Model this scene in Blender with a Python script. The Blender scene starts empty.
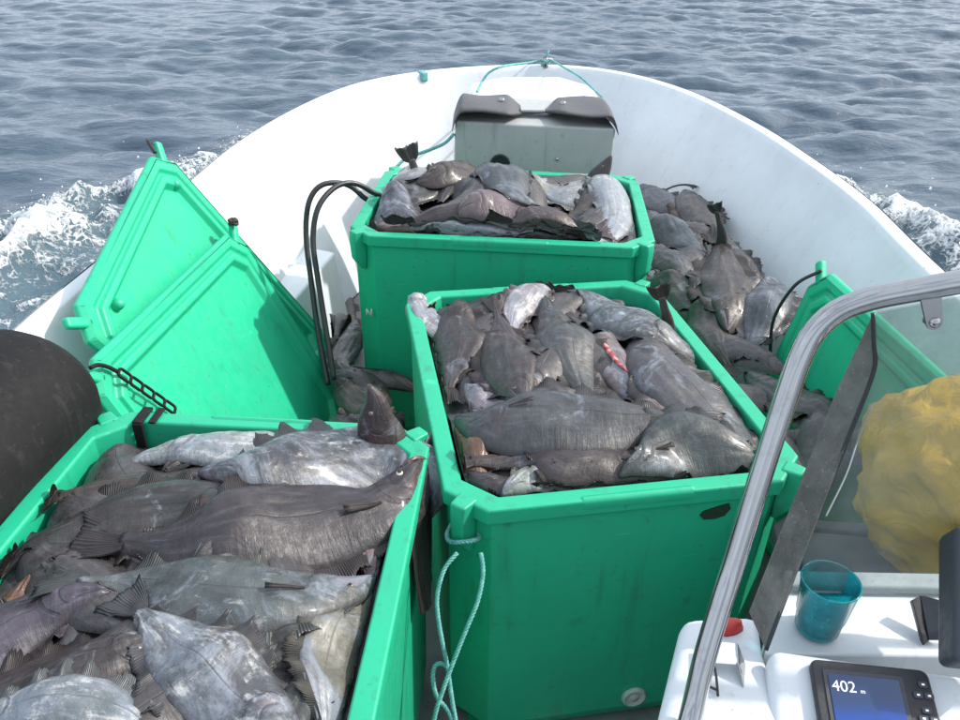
import bpy, bmesh, math, random
import numpy as np
from mathutils import Vector, Matrix

random.seed(7)
rng = np.random.default_rng(7)
scene = bpy.context.scene
COL = scene.collection
R_ = math.radians

# ------------------------------------------------------------------ camera
# rim of the fish tubs is z = 0; x right, y towards the bow
PITCH, ROLL, CAMH, FPX = 0.527, 0.018, 1.139, 800.0
WATER_Z, DECK_Z = -0.56, -0.81
cp, sp = math.cos(PITCH), math.sin(PITCH)
_F = np.array([0, cp, -sp]); _r = np.array([1., 0, 0]); _u = np.array([0, sp, cp])
_R = _r * math.cos(ROLL) + _u * math.sin(ROLL)
_U = _u * math.cos(ROLL) - _r * math.sin(ROLL)
_O = np.array([0, 0, CAMH])
cam = bpy.data.cameras.new('camera')
cam.sensor_width = 36.0
cam.lens = FPX / 960 * 36.0
cam.clip_start = 0.02
cam.clip_end = 6000
camo = bpy.data.objects.new('camera', cam)
COL.objects.link(camo)
M = Matrix(((_R[0], _U[0], -_F[0], _O[0]), (_R[1], _U[1], -_F[1], _O[1]), (_R[2], _U[2], -_F[2], _O[2]), (0, 0, 0, 1)))
camo.matrix_world = M
scene.camera = camo

# ------------------------------------------------------------------ sky + sun
SUN_EL, SUN_AZ = R_(41), R_(79)        # azimuth measured from +y (ahead) towards +x (starboard)
w = bpy.data.worlds.new('World'); scene.world = w; w.use_nodes = True
wn = w.node_tree.nodes; wl = w.node_tree.links
sky = wn.new('ShaderNodeTexSky'); sky.sky_type = 'NISHITA'; sky.sun_disc = False
sky.sun_elevation = SUN_EL; sky.sun_rotation = SUN_AZ
sky.air_density = 1.0; sky.dust_density = 6.0; sky.ozone_density = 1.0
bg = wn['Background']; bg.inputs['Strength'].default_value = 0.15
# thin high haze: soft pale cloud over the blue
tcw = wn.new('ShaderNodeTexCoord'); cn = wn.new('ShaderNodeTexNoise'); cn.inputs['Scale'].default_value = 2.2; cn.inputs['Detail'].default_value = 6; cn.inputs['Roughness'].default_value = .6; cn.inputs['Distortion'].default_value = .6
mp = wn.new('ShaderNodeMapping'); mp.inputs['Scale'].default_value = (1, 1, 2.6); wl.new(tcw.outputs['Generated'], mp.inputs[0]); wl.new(mp.outputs[0], cn.inputs['Vector'])
cr_ = wn.new('ShaderNodeMapRange'); cr_.inputs['From Min'].default_value = .38; cr_.inputs['From Max'].default_value = .66; cr_.inputs['To Min'].default_value = .38; cr_.inputs['To Max'].default_value = .97; wl.new(cn.outputs['Fac'], cr_.inputs['Value'])
cm = wn.new('ShaderNodeMix'); cm.data_type = 'RGBA'; wl.new(cr_.outputs[0], cm.inputs[0]); wl.new(sky.outputs[0], cm.inputs[6]); cm.inputs[7].default_value = (6.9, 7.7, 8.8, 1)
wl.new(cm.outputs[2], bg.inputs[0])
sd = bpy.data.lights.new('sun', 'SUN'); sd.energy = 3.2; sd.angle = R_(1.2); sd.color = (1.0, 0.96, 0.9)
so = bpy.data.objects.new('sun', sd); COL.objects.link(so)
sv = Vector((math.sin(SUN_AZ) * math.cos(SUN_EL), math.cos(SUN_AZ) * math.cos(SUN_EL), math.sin(SUN_EL)))
so.rotation_euler = sv.to_track_quat('Z', 'Y').to_euler()
so.location = (6, 6, 8)
scene.view_settings.view_transform = 'Standard'
scene.view_settings.look = 'None'
scene.view_settings.exposure = 0.50
scene.view_settings.gamma = 1.0

# ------------------------------------------------------------------ measuring helpers (photo pixel -> point in the place)
def ray(u, v): return _F + _R * (u - 480) / FPX - _U * (v - 360) / FPX
def at_z(u, v, z): d = ray(u, v); return _O + d * ((z - _O[2]) / d[2])
def at_y(u, v, y): d = ray(u, v); return _O + d * ((y - _O[1]) / d[1])
def at_x(u, v, x): d = ray(u, v); return _O + d * ((x - _O[0]) / d[0])
def at_d(u, v, dep): return _O + ray(u, v) * dep
def at_plane(u, v, p, n): d = ray(u, v); return _O + d * (np.dot(np.array(p) - _O, n) / np.dot(d, n))

# ------------------------------------------------------------------ object helpers
def tag(o, label=None, cat=None, group=None, kind=None):
    if label: o['label'] = label
    if cat: o['category'] = cat
    if group: o['group'] = group
    if kind: o['kind'] = kind
    return o
def empty(name, loc, label=None, cat=None, group=None):
    o = bpy.data.objects.new(name, None); COL.objects.link(o); o.location = Vector([float(c) for c in loc])
    o.empty_display_size = 0.05
    return tag(o, label, cat, group)
def link(name, me, mat, parent=None):
    o = bpy.data.objects.new(name, me); COL.objects.link(o)
    if mat is not None: me.materials.append(mat)
    if parent is not None:
        o.parent = parent
        off = parent.location.copy() if parent.parent is None else Vector((0, 0, 0))   # parts are modelled in place
        o.matrix_parent_inverse = Matrix.Translation(-off)
    return o
def pmesh(name, V, Fc, mat, parent=None, smooth=True):
    me = bpy.data.meshes.new(name)
    me.from_pydata([tuple(map(float, v)) for v in V], [], [tuple(int(i) for i in f) for f in Fc])
    me.validate(); me.update()
    bm = bmesh.new(); bm.from_mesh(me); bmesh.ops.recalc_face_normals(bm, faces=bm.faces); bm.to_mesh(me); bm.free()
    if smooth: me.polygons.foreach_set('use_smooth', [True] * len(me.polygons))
    return link(name, me, mat, parent)
def bevel(o, wd=0.005, seg=2, ang=30):
    m = o.modifiers.new('bevel', 'BEVEL'); m.width = wd; m.segments = seg; m.limit_method = 'ANGLE'; m.angle_limit = R_(ang)
    o.data.polygons.foreach_set('use_smooth', [True] * len(o.data.polygons))
    m.harden_normals = False
    n = o.modifiers.new('weighted', 'WEIGHTED_NORMAL'); n.keep_sharp = True
    return o
def box_vf(c, s, rot=None):
    c = np.array(c, float); s = np.array(s, float) / 2
    V = np.array([[x, y, z] for x in (-1, 1) for y in (-1, 1) for z in (-1, 1)]) * s
    if rot is not None: V = V @ np.array(rot).T
    F = [(0, 1, 3, 2), (4, 6, 7, 5), (0, 4, 5, 1), (2, 3, 7, 6), (0, 2, 6, 4), (1, 5, 7, 3)]
    return (V + c).tolist(), F
def merge(parts):
    V, F = [], []
    for v, f in parts:
        b = len(V); V += list(v); F += [tuple(i + b for i in q) for q in f]
    return V, F
def rotz(a): c, s = math.cos(a), math.sin(a); return np.array([[c, -s, 0], [s, c, 0], [0, 0, 1]])
def catmull(P, n, closed=False):
    P = np.array(P, float)
    Q = np.vstack([2 * P[0] - P[1], P, 2 * P[-1] - P[-2]])
    seg = np.linalg.norm(np.diff(P, axis=0), axis=1); cum = np.r_[0, np.cumsum(seg)]
    dense = []
    for i in range(len(P) - 1):
        p0, p1, p2, p3 = Q[i:i + 4]
        for t in np.linspace(0, 1, 24, endpoint=False):
            dense.append(0.5 * ((2 * p1) + (-p0 + p2) * t + (2 * p0 - 5 * p1 + 4 * p2 - p3) * t * t + (-p0 + 3 * p1 - 3 * p2 + p3) * t ** 3))
    dense.append(P[-1]); dense = np.array(dense)
    s = np.r_[0, np.cumsum(np.linalg.norm(np.diff(dense, axis=0), axis=1))]
    t = np.linspace(0, s[-1], n)
    return np.stack([np.interp(t, s, dense[:, k]) for k in range(dense.shape[1])], 1)
def tube_vf(P, r, ns=10, cap=True):
    P = np.array(P, float); n = len(P)
    r = np.full(n, r) if np.isscalar(r) else np.array(r)
    T = np.gradient(P, axis=0); T /= np.linalg.norm(T, axis=1)[:, None] + 1e-12
    up = np.array([0, 0, 1.]) if abs(T[0][2]) < .9 else np.array([1., 0, 0])
    N = np.cross(T[0], up); N /= np.linalg.norm(N)
    V, F = [], []
    a = np.linspace(0, 2 * math.pi, ns, endpoint=False)
    for i in range(n):
        N = N - T[i] * np.dot(N, T[i]); N /= np.linalg.norm(N); B = np.cross(T[i], N)
        V += list(P[i] + r[i] * (np.cos(a)[:, None] * N + np.sin(a)[:, None] * B))
    for i in range(n - 1):
        for k in range(ns):
            F.append((i * ns + k, i * ns + (k + 1) % ns, (i + 1) * ns + (k + 1) % ns, (i + 1) * ns + k))
    if cap: F.append(tuple(range(ns))); F.append(tuple(range((n - 1) * ns, n * ns)))
    return V, F
def tube(name, P, r, mat, parent=None, n=60, ns=12):
    V, F = tube_vf(catmull(P, n), r, ns); return pmesh(name, V, F, mat, parent)
def rope_vf(P, r, pitch=0.03, n=None):
    P = np.array(P, float); L = np.linalg.norm(np.diff(P, axis=0), axis=1).sum()
    n = n or int(max(30, L / pitch * 9)); C = catmull(P, n)
    T = np.gradient(C, axis=0); T /= np.linalg.norm(T, axis=1)[:, None]
    N = np.zeros_like(C); up = np.array([0, 0, 1.]) if abs(T[0][2]) < .9 else np.array([1., 0, 0]); q = np.cross(T[0], up)
    for i in range(n): q = q - T[i] * np.dot(q, T[i]); q /= np.linalg.norm(q); N[i] = q
    B = np.cross(T, N); s = np.r_[0, np.cumsum(np.linalg.norm(np.diff(C, axis=0), axis=1))]
    out = []
    for k in range(3):
        ph = 2 * math.pi * s / pitch + k * 2 * math.pi / 3
        out.append(tube_vf(C + r * .5 * (np.cos(ph)[:, None] * N + np.sin(ph)[:, None] * B), r * .56, 6))
    return merge(out)
def lathe_vf(prof, ns=32, c=(0, 0, 0), axis=None):
    a = np.linspace(0, 2 * math.pi, ns, endpoint=False); V = []
    for r, z in prof: V += [[r * math.cos(t), r * math.sin(t), z] for t in a]
    F = [(i * ns + k, i * ns + (k + 1) % ns, (i + 1) * ns + (k + 1) % ns, (i + 1) * ns + k) for i in range(len(prof) - 1) for k in range(ns)]
    V = np.array(V)
    if axis is not None:
        Rm = np.array(Vector([float(x) for x in axis]).to_track_quat('Z', 'Y').to_matrix()); V = V @ Rm.T
    return (V + np.array(c)).tolist(), F

# ------------------------------------------------------------------ materials
def mat_new(name):
    m = bpy.data.materials.new(name); m.use_nodes = True
    nt = m.node_tree; return m, nt, nt.nodes['Principled BSDF']
def nd(nt, t, **kw):
    n = nt.nodes.new(t)
    for k, v in kw.items():
        if k == 'ins':
            for a, b in v.items(): n.inputs[a].default_value = b
        else: setattr(n, k, v)
    return n
def noise(nt, vec, scale, detail=5, rough=.6, dist=0.):
    n = nd(nt, 'ShaderNodeTexNoise', ins={'Scale': scale, 'Detail': detail, 'Roughness': rough, 'Distortion': dist})
    if vec is not None: nt.links.new(vec, n.inputs['Vector'])
    return n.outputs['Fac']
def rmap(nt, val, a, b, c=0., d=1.):
    n = nd(nt, 'ShaderNodeMapRange', ins={'From Min': a, 'From Max': b, 'To Min': c, 'To Max': d}); n.interpolation_type = 'SMOOTHSTEP'
    nt.links.new(val, n.inputs['Value']); return n.outputs['Result']
def math_(nt, op, a, b=None, c=None):
    n = nd(nt, 'ShaderNodeMath', operation=op)
    for i, x in enumerate((a, b, c)):
        if x is None: continue
        if isinstance(x, (int, float)): n.inputs[i].default_value = x
        else: nt.links.new(x, n.inputs[i])
    return n.outputs[0]
def mixc(nt, fac, a, b, mode='MIX'):
    n = nd(nt, 'ShaderNodeMix', data_type='RGBA', blend_type=mode)
    for key, x in ((0, fac), (6, a), (7, b)):
        if isinstance(x, (int, float)): n.inputs[key].default_value = x
        elif isinstance(x, tuple): n.inputs[key].default_value = (*x[:3], 1)
        else: nt.links.new(x, n.inputs[key])
    return n.outputs[2]
def bump(nt, h, st, dist, bsdf, prev=None):
    n = nd(nt, 'ShaderNodeBump', ins={'Strength': st, 'Distance': dist}); nt.links.new(h, n.inputs['Height'])
    if prev is not None: nt.links.new(prev, n.inputs['Normal'])
    if bsdf is not None: nt.links.new(n.outputs[0], bsdf.inputs['Normal'])
    return n.outputs[0]
def pos(nt):
    return nt.nodes.new('ShaderNodeNewGeometry').outputs['Position']
def objc(nt):
    return nt.nodes.new('ShaderNodeTexCoord').outputs['Object']

def plastic(name, col, rough=.42, dirt=.5, dirtcol=(.02, .03, .02), scale=1., spec=.45, speck=True):
    m, nt, b = mat_new(name); p = pos(nt)
    n1 = noise(nt, p, 3.5 * scale, 6, .65); n2 = noise(nt, p, 22 * scale, 6, .7); n3 = noise(nt, p, 90 * scale, 3)
    c = mixc(nt, rmap(nt, n1, .35, .7, 0, .35), col, tuple(x * .72 + .012 for x in col))
    c = mixc(nt, math_(nt, 'MULTIPLY', rmap(nt, n2, .56, .75), dirt * .55), c, dirtcol)
    sv_ = nd(nt, 'ShaderNodeMapping', ins={'Scale': (16 * scale, 16 * scale, 1.6 * scale)}); nt.links.new(p, sv_.inputs[0])
    n4 = noise(nt, sv_.outputs[0], 1., 5, .65); c = mixc(nt, math_(nt, 'MULTIPLY', rmap(nt, n4, .55, .75), dirt * .45), c, dirtcol)
    sc2 = nd(nt, 'ShaderNodeMapping', ins={'Scale': (5 * scale, 7 * scale, 60 * scale), 'Rotation': (.5, .7, .2)}); nt.links.new(p, sc2.inputs[0])
    n5 = noise(nt, sc2.outputs[0], 1.5, 3, .6); c = mixc(nt, math_(nt, 'MULTIPLY', rmap(nt, n5, .68, .74), dirt * .5), c, tuple(min(1, x * 1.4 + .05) for x in col))
    if speck:
        v = nd(nt, 'ShaderNodeTexVoronoi', ins={'Scale': 26 * scale, 'Randomness': 1.}); nt.links.new(p, v.inputs['Vector'])
        sp_ = math_(nt, 'MULTIPLY', rmap(nt, v.outputs['Distance'], .05, .10, 1, 0), rmap(nt, noise(nt, p, 5, 2), .5, .58))
        c = mixc(nt, math_(nt, 'MULTIPLY', sp_, dirt), c, (.05, .035, .03))
    nt.links.new(c, b.inputs['Base Color'])
    nt.links.new(rmap(nt, n2, .3, .8, rough - .07, rough + .2), b.inputs['Roughness'])
    b.inputs['Specular IOR Level'].default_value = spec
    h = math_(nt, 'ADD', math_(nt, 'MULTIPLY', n3, .3), n1)
    bump(nt, h, .25, .004, b)
    return m
M_green = plastic('green_polyethylene', (.012, .365, .200), .42, .7)
M_lid = plastic('green_lid_polyethylene', (.015, .43, .232), .42, .6)
M_hull = plastic('white_gelcoat', (.66, .70, .73), .36, .45, (.33, .31, .26), .8)
M_dash = plastic('white_dash_gelcoat', (.58, .62, .645), .35, .45, (.22, .21, .2), 2.)
M_deck = plastic('grey_deck', (.16, .17, .17), .55, .8, (.05, .03, .03))
M_locker = plastic('grey_green_fibreglass', (.355, .37, .36), .42, .7, (.08, .09, .08), 1.6)
M_rubber = plastic('black_rubber', (.010, .010, .011), .66, .7, (.06, .06, .06), 2.2, .16)
M_mat = plastic('grey_rubber_mat', (.085, .085, .09), .6, .7, (.16, .16, .16), 2.2, .35)
M_hose = plastic('black_hose', (.012, .013, .015), .38, .2, (.06, .06, .06), 3., .5, False)
M_dark = plastic('dark_grey_plastic', (.045, .052, .062), .5, .5, (.09, .09, .09), 3., .4, False)
M_crate = plastic('slate_plastic', (.05, .06, .066), .55, .6, (.12, .12, .12), 3., .4, False)
M_black = plastic('black_plastic', (.018, .02, .024), .4, .3, (.06, .06, .06), 4., .45, False)
M_red = plastic('red_plastic', (.42, .02, .015), .35, .3, (.1, .02, .02), 4., .5, False)
M_stain = plastic('dried_stain', (.012, .035, .02), .6, .5, (.02, .02, .02), 4., .3, False)
M_brown = plastic('brown_cord', (.07, .05, .04), .8, .5, (.03, .02, .02), 6., .2, False)
M_cream = plastic('pale_plug', (.42, .48, .44), .5, .6, (.1, .12, .1), 5., .4, False)

def mk_rope():
    m, nt, b = mat_new('teal_rope'); p = pos(nt)
    c = mixc(nt, rmap(nt, noise(nt, p, 60, 4), .35, .7), (.08, .30, .275), (.17, .42, .39))
    nt.links.new(c, b.inputs['Base Color']); b.inputs['Roughness'].default_value = .7
    bump(nt, noise(nt, p, 900, 2), .5, .001, b); return m
M_rope = mk_rope()
def mk_steel():
    m, nt, b = mat_new('stainless_steel'); p = pos(nt)
    n = noise(nt, p, 45, 6, .7)
    b.inputs['Metallic'].default_value = 1.; nt.links.new(mixc(nt, rmap(nt, n, .5, .8), (.36, .36, .36), (.30, .29, .28)), b.inputs['Base Color'])  # dark reflections of unmodelled surroundings put into the metal tint
    nt.links.new(rmap(nt, n, .45, .85, .07, .24), b.inputs['Roughness']); return m
M_steel = mk_steel()
def mk_yellow():
    m, nt, b = mat_new('yellow_oilskin'); p = pos(nt)
    c = mixc(nt, rmap(nt, noise(nt, p, 6, 5), .35, .7), (.68, .41, .012), (.52, .30, .014))
    nt.links.new(c, b.inputs['Base Color']); b.inputs['Roughness'].default_value = .4
    bump(nt, noise(nt, p, 12, 4, .55, 1.2), .5, .03, b); return m
M_yellow = mk_yellow()
def mk_glass(name, tint, film, amount, rough=.08):
    m, nt, b = mat_new(name); p = pos(nt)
    nt.nodes.remove(b); out = nt.nodes['Material Output']
    tr = nd(nt, 'ShaderNodeBsdfTransparent', ins={'Color': (*tint, 1)})
    df = nd(nt, 'ShaderNodeBsdfDiffuse', ins={'Color': (*film, 1)})
    gl = nd(nt, 'ShaderNodeBsdfGlossy', ins={'Roughness': rough})
    n = noise(nt, p, 14, 6, .7); sc = noise(nt, p, 150, 3, .6)
    mx = nd(nt, 'ShaderNodeMixShader'); mx2 = nd(nt, 'ShaderNodeMixShader')
    a = math_(nt, 'MULTIPLY', math_(nt, 'ADD', rmap(nt, n, .3, .75, .5, 1.3), rmap(nt, sc, .62, .72, 0, .7)), amount)
    nt.links.new(a, mx.inputs[0]); nt.links.new(tr.outputs[0], mx.inputs[1]); nt.links.new(df.outputs[0], mx.inputs[2])
    fr = nd(nt, 'ShaderNodeFresnel', ins={'IOR': 1.35})
    nt.links.new(math_(nt, 'MULTIPLY', fr.outputs[0], .8), mx2.inputs[0]); nt.links.new(mx.outputs[0], mx2.inputs[1]); nt.links.new(gl.outputs[0], mx2.inputs[2])
    nt.links.new(mx2.outputs[0], out.inputs[0]); return m
M_glass = mk_glass('dirty_acrylic', (.80, .84, .82), (.32, .34, .33), .22)
M_smoke = mk_glass('scratched_acrylic_edge', (.45, .47, .45), (.20, .20, .185), .72, .25)
M_cup = mk_glass('teal_cup_plastic', (.14, .66, .72), (.04, .46, .52), .42, .15)
def mk_flat(name, col, em=0., rough=.4):
    m, nt, b = mat_new(name); b.inputs['Base Color'].default_value = (*col, 1); b.inputs['Roughness'].default_value = rough
    if em: b.inputs['Emission Color'].default_value = (*col, 1); b.inputs['Emission Strength'].default_value = em
    return m
M_print = mk_flat('white_screen_digits', (.75, .78, .8), .25)
M_lens = mk_flat('eye_pupil', (.01, .01, .01), 0, .08)
M_iris = mk_flat('eye_ring', (.62, .58, .42), 0, .15)
M_dull = mk_flat('dull_eye', (.16, .15, .12), 0, .12)
M_whiteprint = mk_flat('white_print', (.6, .62, .62))
def mk_screen():
    m, nt, b = mat_new('plotter_screen'); tc = nt.nodes.new('ShaderNodeTexCoord').outputs['Generated']
    sx = nd(nt, 'ShaderNodeSeparateXYZ'); nt.links.new(tc, sx.inputs[0])
    n = noise(nt, tc, 6, 5)
    f = rmap(nt, math_(nt, 'ADD', sx.outputs['Y'], math_(nt, 'MULTIPLY', n, .25)), .35, .75)
    c = mixc(nt, f, (.012, .05, .26), (.015, .035, .09))
    nt.links.new(c, b.inputs['Base Color']); nt.links.new(c, b.inputs['Emission Color']); b.inputs['Emission Strength'].default_value = .35
    b.inputs['Roughness'].default_value = .15; return m
M_screen = mk_screen()

def mk_fish():
    m, nt, b = mat_new('halibut_skin')
    oi = nt.nodes.new('ShaderNodeObjectInfo'); tc = nt.nodes.new('ShaderNodeTexCoord')
    uv = tc.outputs['UV']; sx = nd(nt, 'ShaderNodeSeparateXYZ'); nt.links.new(uv, sx.inputs[0]); U, V = sx.outputs['X'], sx.outputs['Y']
    off = nd(nt, 'ShaderNodeVectorMath', operation='MULTIPLY_ADD'); nt.links.new(pos(nt), off.inputs[0]); off.inputs[1].default_value = (1, 1, 1)
    cmb = nd(nt, 'ShaderNodeCombineXYZ'); 
    r100 = math_(nt, 'MULTIPLY', oi.outputs['Random'], 40.)
    for i in range(3): nt.links.new(r100, cmb.inputs[i])
    nt.links.new(cmb.outputs[0], off.inputs[2]); P = off.outputs[0]
    al = oi.outputs['Alpha']; base = oi.outputs['Color']
    # body-aligned coordinates for streaks
    st = nd(nt, 'ShaderNodeCombineXYZ'); nt.links.new(math_(nt, 'MULTIPLY', U, 7.), st.inputs[0]); nt.links.new(math_(nt, 'MULTIPLY', V, 9.), st.inputs[1]); nt.links.new(r100, st.inputs[2])
    st2 = nd(nt, 'ShaderNodeCombineXYZ'); nt.links.new(math_(nt, 'MULTIPLY', U, 60.), st2.inputs[0]); nt.links.new(math_(nt, 'MULTIPLY', V, 3.), st2.inputs[1]); nt.links.new(r100, st2.inputs[2])
    n_m = noise(nt, P, 16, 7, .68, .6); n_f = noise(nt, P, 70, 6, .7); n_p = noise(nt, P, 6.5, 9, .72, 1.2); n_w = math_(nt, 'ADD', math_(nt, 'MULTIPLY', noise(nt, st.outputs[0], 1.1, 8, .7, .6), .42), math_(nt, 'MULTIPLY', noise(nt, P, 17, 9, .74, .7), .58))
    n_k = noise(nt, P, 7, 5, .6, .8); n_s = noise(nt, st2.outputs[0], 1., 4, .6); n_l = noise(nt, st.outputs[0], 1.2, 6, .65)
    c = mixc(nt, 1., base, rmap(nt, n_m, .25, .75, .45, 1.35), 'MULTIPLY')
    c = mixc(nt, rmap(nt, n_k, .5, .75, 0, .45), c, (.062, .046, .044))            # brown-pink bruising
    c = mixc(nt, math_(nt, 'MULTIPLY', rmap(nt, n_l, .48, .70), .30), c, (.11, .12, .14))  # slime sheen painted into the colour along the body
    fp = math_(nt, 'MULTIPLY', math_(nt, 'ADD', n_p, math_(nt, 'MULTIPLY', al, .24)), 1.)
    c = mixc(nt, math_(nt, 'MULTIPLY', rmap(nt, fp, .60, .76), .8), c, (.19, .215, .255))   # blue-grey mucus
    fw = math_(nt, 'ADD', n_w, math_(nt, 'MULTIPLY', al, .24))
    c = mixc(nt, math_(nt, 'MULTIPLY', rmap(nt, fw, .68, .80), .75), c, (.46, .46, .45))   # scraped pale skin
    c = mixc(nt, rmap(nt, n_f, .48, .8, 0, .5), c, (.03, .026, .026))
    bl = math_(nt, 'MULTIPLY', rmap(nt, U, .20, .34, 1, 0), rmap(nt, noise(nt, P, 9, 4, .6, .5), .60, .70)); c = mixc(nt, math_(nt, 'MULTIPLY', bl, .25), c, (.16, .035, .032))
    # gill cover edge, lateral line, muscle rays near the fin bases
    v0 = math_(nt, 'SUBTRACT', V, .5); v2 = math_(nt, 'MULTIPLY', v0, v0)
    arc = math_(nt, 'ABSOLUTE', math_(nt, 'SUBTRACT', U, math_(nt, 'SUBTRACT', .255, math_(nt, 'MULTIPLY', v2, .5))))
    arc2 = math_(nt, 'ABSOLUTE', math_(nt, 'SUBTRACT', U, math_(nt, 'SUBTRACT', .185, math_(nt, 'MULTIPLY', v2, .45))))
    gl = math_(nt, 'MULTIPLY', rmap(nt, arc, .003, .012, 1, 0), rmap(nt, math_(nt, 'ABSOLUTE', v0), .30, .42, 1, 0))
    gl2 = math_(nt, 'MULTIPLY', rmap(nt, arc2, .002, .008, .5, 0), rmap(nt, math_(nt, 'ABSOLUTE', v0), .25, .35, 1, 0))
    lat = math_(nt, 'MULTIPLY', rmap(nt, math_(nt, 'ABSOLUTE', math_(nt, 'SUBTRACT', v0, .04)), .004, .016, .5, 0), rmap(nt, U, .22, .3))
    jl = math_(nt, 'ADD', math_(nt, 'MULTIPLY', U, 1.3), .06)
    jaw = math_(nt, 'MULTIPLY', rmap(nt, math_(nt, 'ABSOLUTE', math_(nt, 'SUBTRACT', math_(nt, 'ABSOLUTE', v0), jl)), .01, .03, 1, 0), rmap(nt, U, .11, .13, 1, 0))
    dk = math_(nt, 'MAXIMUM', math_(nt, 'MAXIMUM', gl, gl2), math_(nt, 'MAXIMUM', lat, jaw))
    dk = math_(nt, 'MULTIPLY', dk, rmap(nt, n_m, .38, .62, .15, 1.))
    c = mixc(nt, math_(nt, 'MULTIPLY', dk, .55), c, (.014, .011, .012))
    edge = rmap(nt, math_(nt, 'ABSOLUTE', v0), .36, .49)
    c = mixc(nt, math_(nt, 'MULTIPLY', edge, .45), c, (.032, .026, .026))
    nt.links.new(c, b.inputs['Base Color'])
    nt.links.new(rmap(nt, n_f, .3, .7, .33, .62), b.inputs['Roughness'])
    b.inputs['Specular IOR Level'].default_value = .5
    b.inputs['Coat Weight'].default_value = .16; b.inputs['Coat Roughness'].default_value = .16
    ray_ = math_(nt, 'MULTIPLY', n_s, rmap(nt, math_(nt, 'ABSOLUTE', v0), .1, .45, .25, 1.))
    h = math_(nt, 'ADD', math_(nt, 'MULTIPLY', n_f, .35), math_(nt, 'ADD', ray_, math_(nt, 'MULTIPLY', n_m, .8)))
    h = math_(nt, 'SUBTRACT', h, math_(nt, 'MULTIPLY', dk, .9))
    nb = bump(nt, h, .55, .006, None)
    bump(nt, noise(nt, P, 330, 2), .25, .0015, b, nb)
    return m
M_fish = mk_fish()
def mk_fin():
    m, nt, b = mat_new('halibut_fin')
    oi = nt.nodes.new('ShaderNodeObjectInfo'); uv = nt.nodes.new('ShaderNodeTexCoord').outputs['UV']
    sx = nd(nt, 'ShaderNodeSeparateXYZ'); nt.links.new(uv, sx.inputs[0])
    rays = nd(nt, 'ShaderNodeMath', operation='SINE'); nt.links.new(math_(nt, 'MULTIPLY', sx.outputs['X'], 900.), rays.inputs[0])
    n = noise(nt, pos(nt), 22, 5)
    c = mixc(nt, 1., oi.outputs['Color'], rmap(nt, n, .3, .7, .5, 1.3), 'MULTIPLY')
    c = mixc(nt, rmap(nt, rays.outputs[0], -.2, .9, 0, .32), c, (.075, .058, .052))
    nt.links.new(c, b.inputs['Base Color']); b.inputs['Roughness'].default_value = .42
    bump(nt, rays.outputs[0], .5, .002, b); return m
M_fin = mk_fin()
def mk_mouth():
    m, nt, b = mat_new('fish_lip'); p = pos(nt)
    c = mixc(nt, rmap(nt, noise(nt, p, 70, 4), .4, .65), (.045, .035, .035), (.22, .11, .10))
    nt.links.new(c, b.inputs['Base Color']); b.inputs['Roughness'].default_value = .3; return m
M_lip = mk_mouth()
def mk_flesh():
    m, nt, b = mat_new('red_flesh'); p = pos(nt)
    c = mixc(nt, rmap(nt, noise(nt, p, 60, 5), .4, .65), (.34, .03, .03), (.55, .30, .28))
    nt.links.new(c, b.inputs['Base Color']); b.inputs['Roughness'].default_value = .25; return m
M_flesh = mk_flesh()

# ------------------------------------------------------------------ hull of the boat
Z0, ZK = 0.03, 0.025
def gun_pt(u, v):
    z = Z0
    for _ in range(40): q = at_z(u, v, z); z = Z0 + ZK * (q[1] - 1.5)
    return q
gl_px = [(25, 320), (75, 280), (190, 182), (240, 141), (300, 106), (360, 82), (430, 70), (480, 66), (545, 64), (600, 68), (650, 78), (700, 95), (760, 125), (800, 150), (870, 200), (940, 268)]
G = [gun_pt(*q) for q in gl_px]
def fwd(p, y): return np.array([p[0], y, Z0 + ZK * (y - 1.5)])
G = [fwd(G[0] + [-.02, 0, 0], -1.6), fwd(G[0] + [-.01, 0, 0], .4)] + G + [fwd(G[-1] + [.0, 0, 0], .9), fwd(G[-1] + [-.04, 0, 0], -1.6)]
GC = catmull(G, 220)
for _ in range(6): GC[1:-1] = .5 * GC[1:-1] + .25 * (GC[:-2] + GC[2:])
tan = np.gradient(GC[:, :2], axis=0); tan /= np.linalg.norm(tan, axis=1)[:, None]
INW = np.stack([tan[:, 1], -tan[:, 0]], 1)          # pointing inboard
INNER = [(.0, 0., 0), (.05, 0., 0), (.058, -.006, 0), (.066, -.035, 0), (.12, -.13, 0), (.21, -.28, 0), (.27, -.40, 0), (.38, None, -.60), (.44, None, DECK_Z)]
OUTER = [(-.012, -.004, 0), (-.02, -.02, 0), (-.02, -.075, 0), (.0, -.085, 0), (.06, -.30, 0), (.12, None, -.56), (.35, None, -1.25)]
def sect(lst, zg):
    return [(o, zg + dz if dz is not None else za) for o, dz, za in lst]
def sheet(profile, name, mat, parent):
    V, F = [], []; m = len(profile)
    for i in range(len(GC)):
        steep = 1 - .55 * np.clip((-INW[i][1] - .45) / .4, 0, 1)
        for o, z in sect(profile, GC[i][2]):
            if o > .066: o = .066 + (o - .066) * steep
            V.append([GC[i][0] + INW[i][0] * o, GC[i][1] + INW[i][1] * o, z])
    for i in range(len(GC) - 1):
        for k in range(m - 1): F.append((i * m + k, i * m + k + 1, (i + 1) * m + k + 1, (i + 1) * m + k))
    return V, F
boat = empty('boat', (0.1, 1.5, WATER_Z), 'white open fishing boat with rounded bow and thick gunwale cutting through the sea', 'boat')
Vh, Fh = merge([sheet(INNER, '', None, None), sheet(OUTER, '', None, None)])
hull = pmesh('hull', Vh, Fh, M_hull, boat)
m_ = hull.modifiers.new('weld', 'WELD'); m_.merge_threshold = .001
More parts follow.
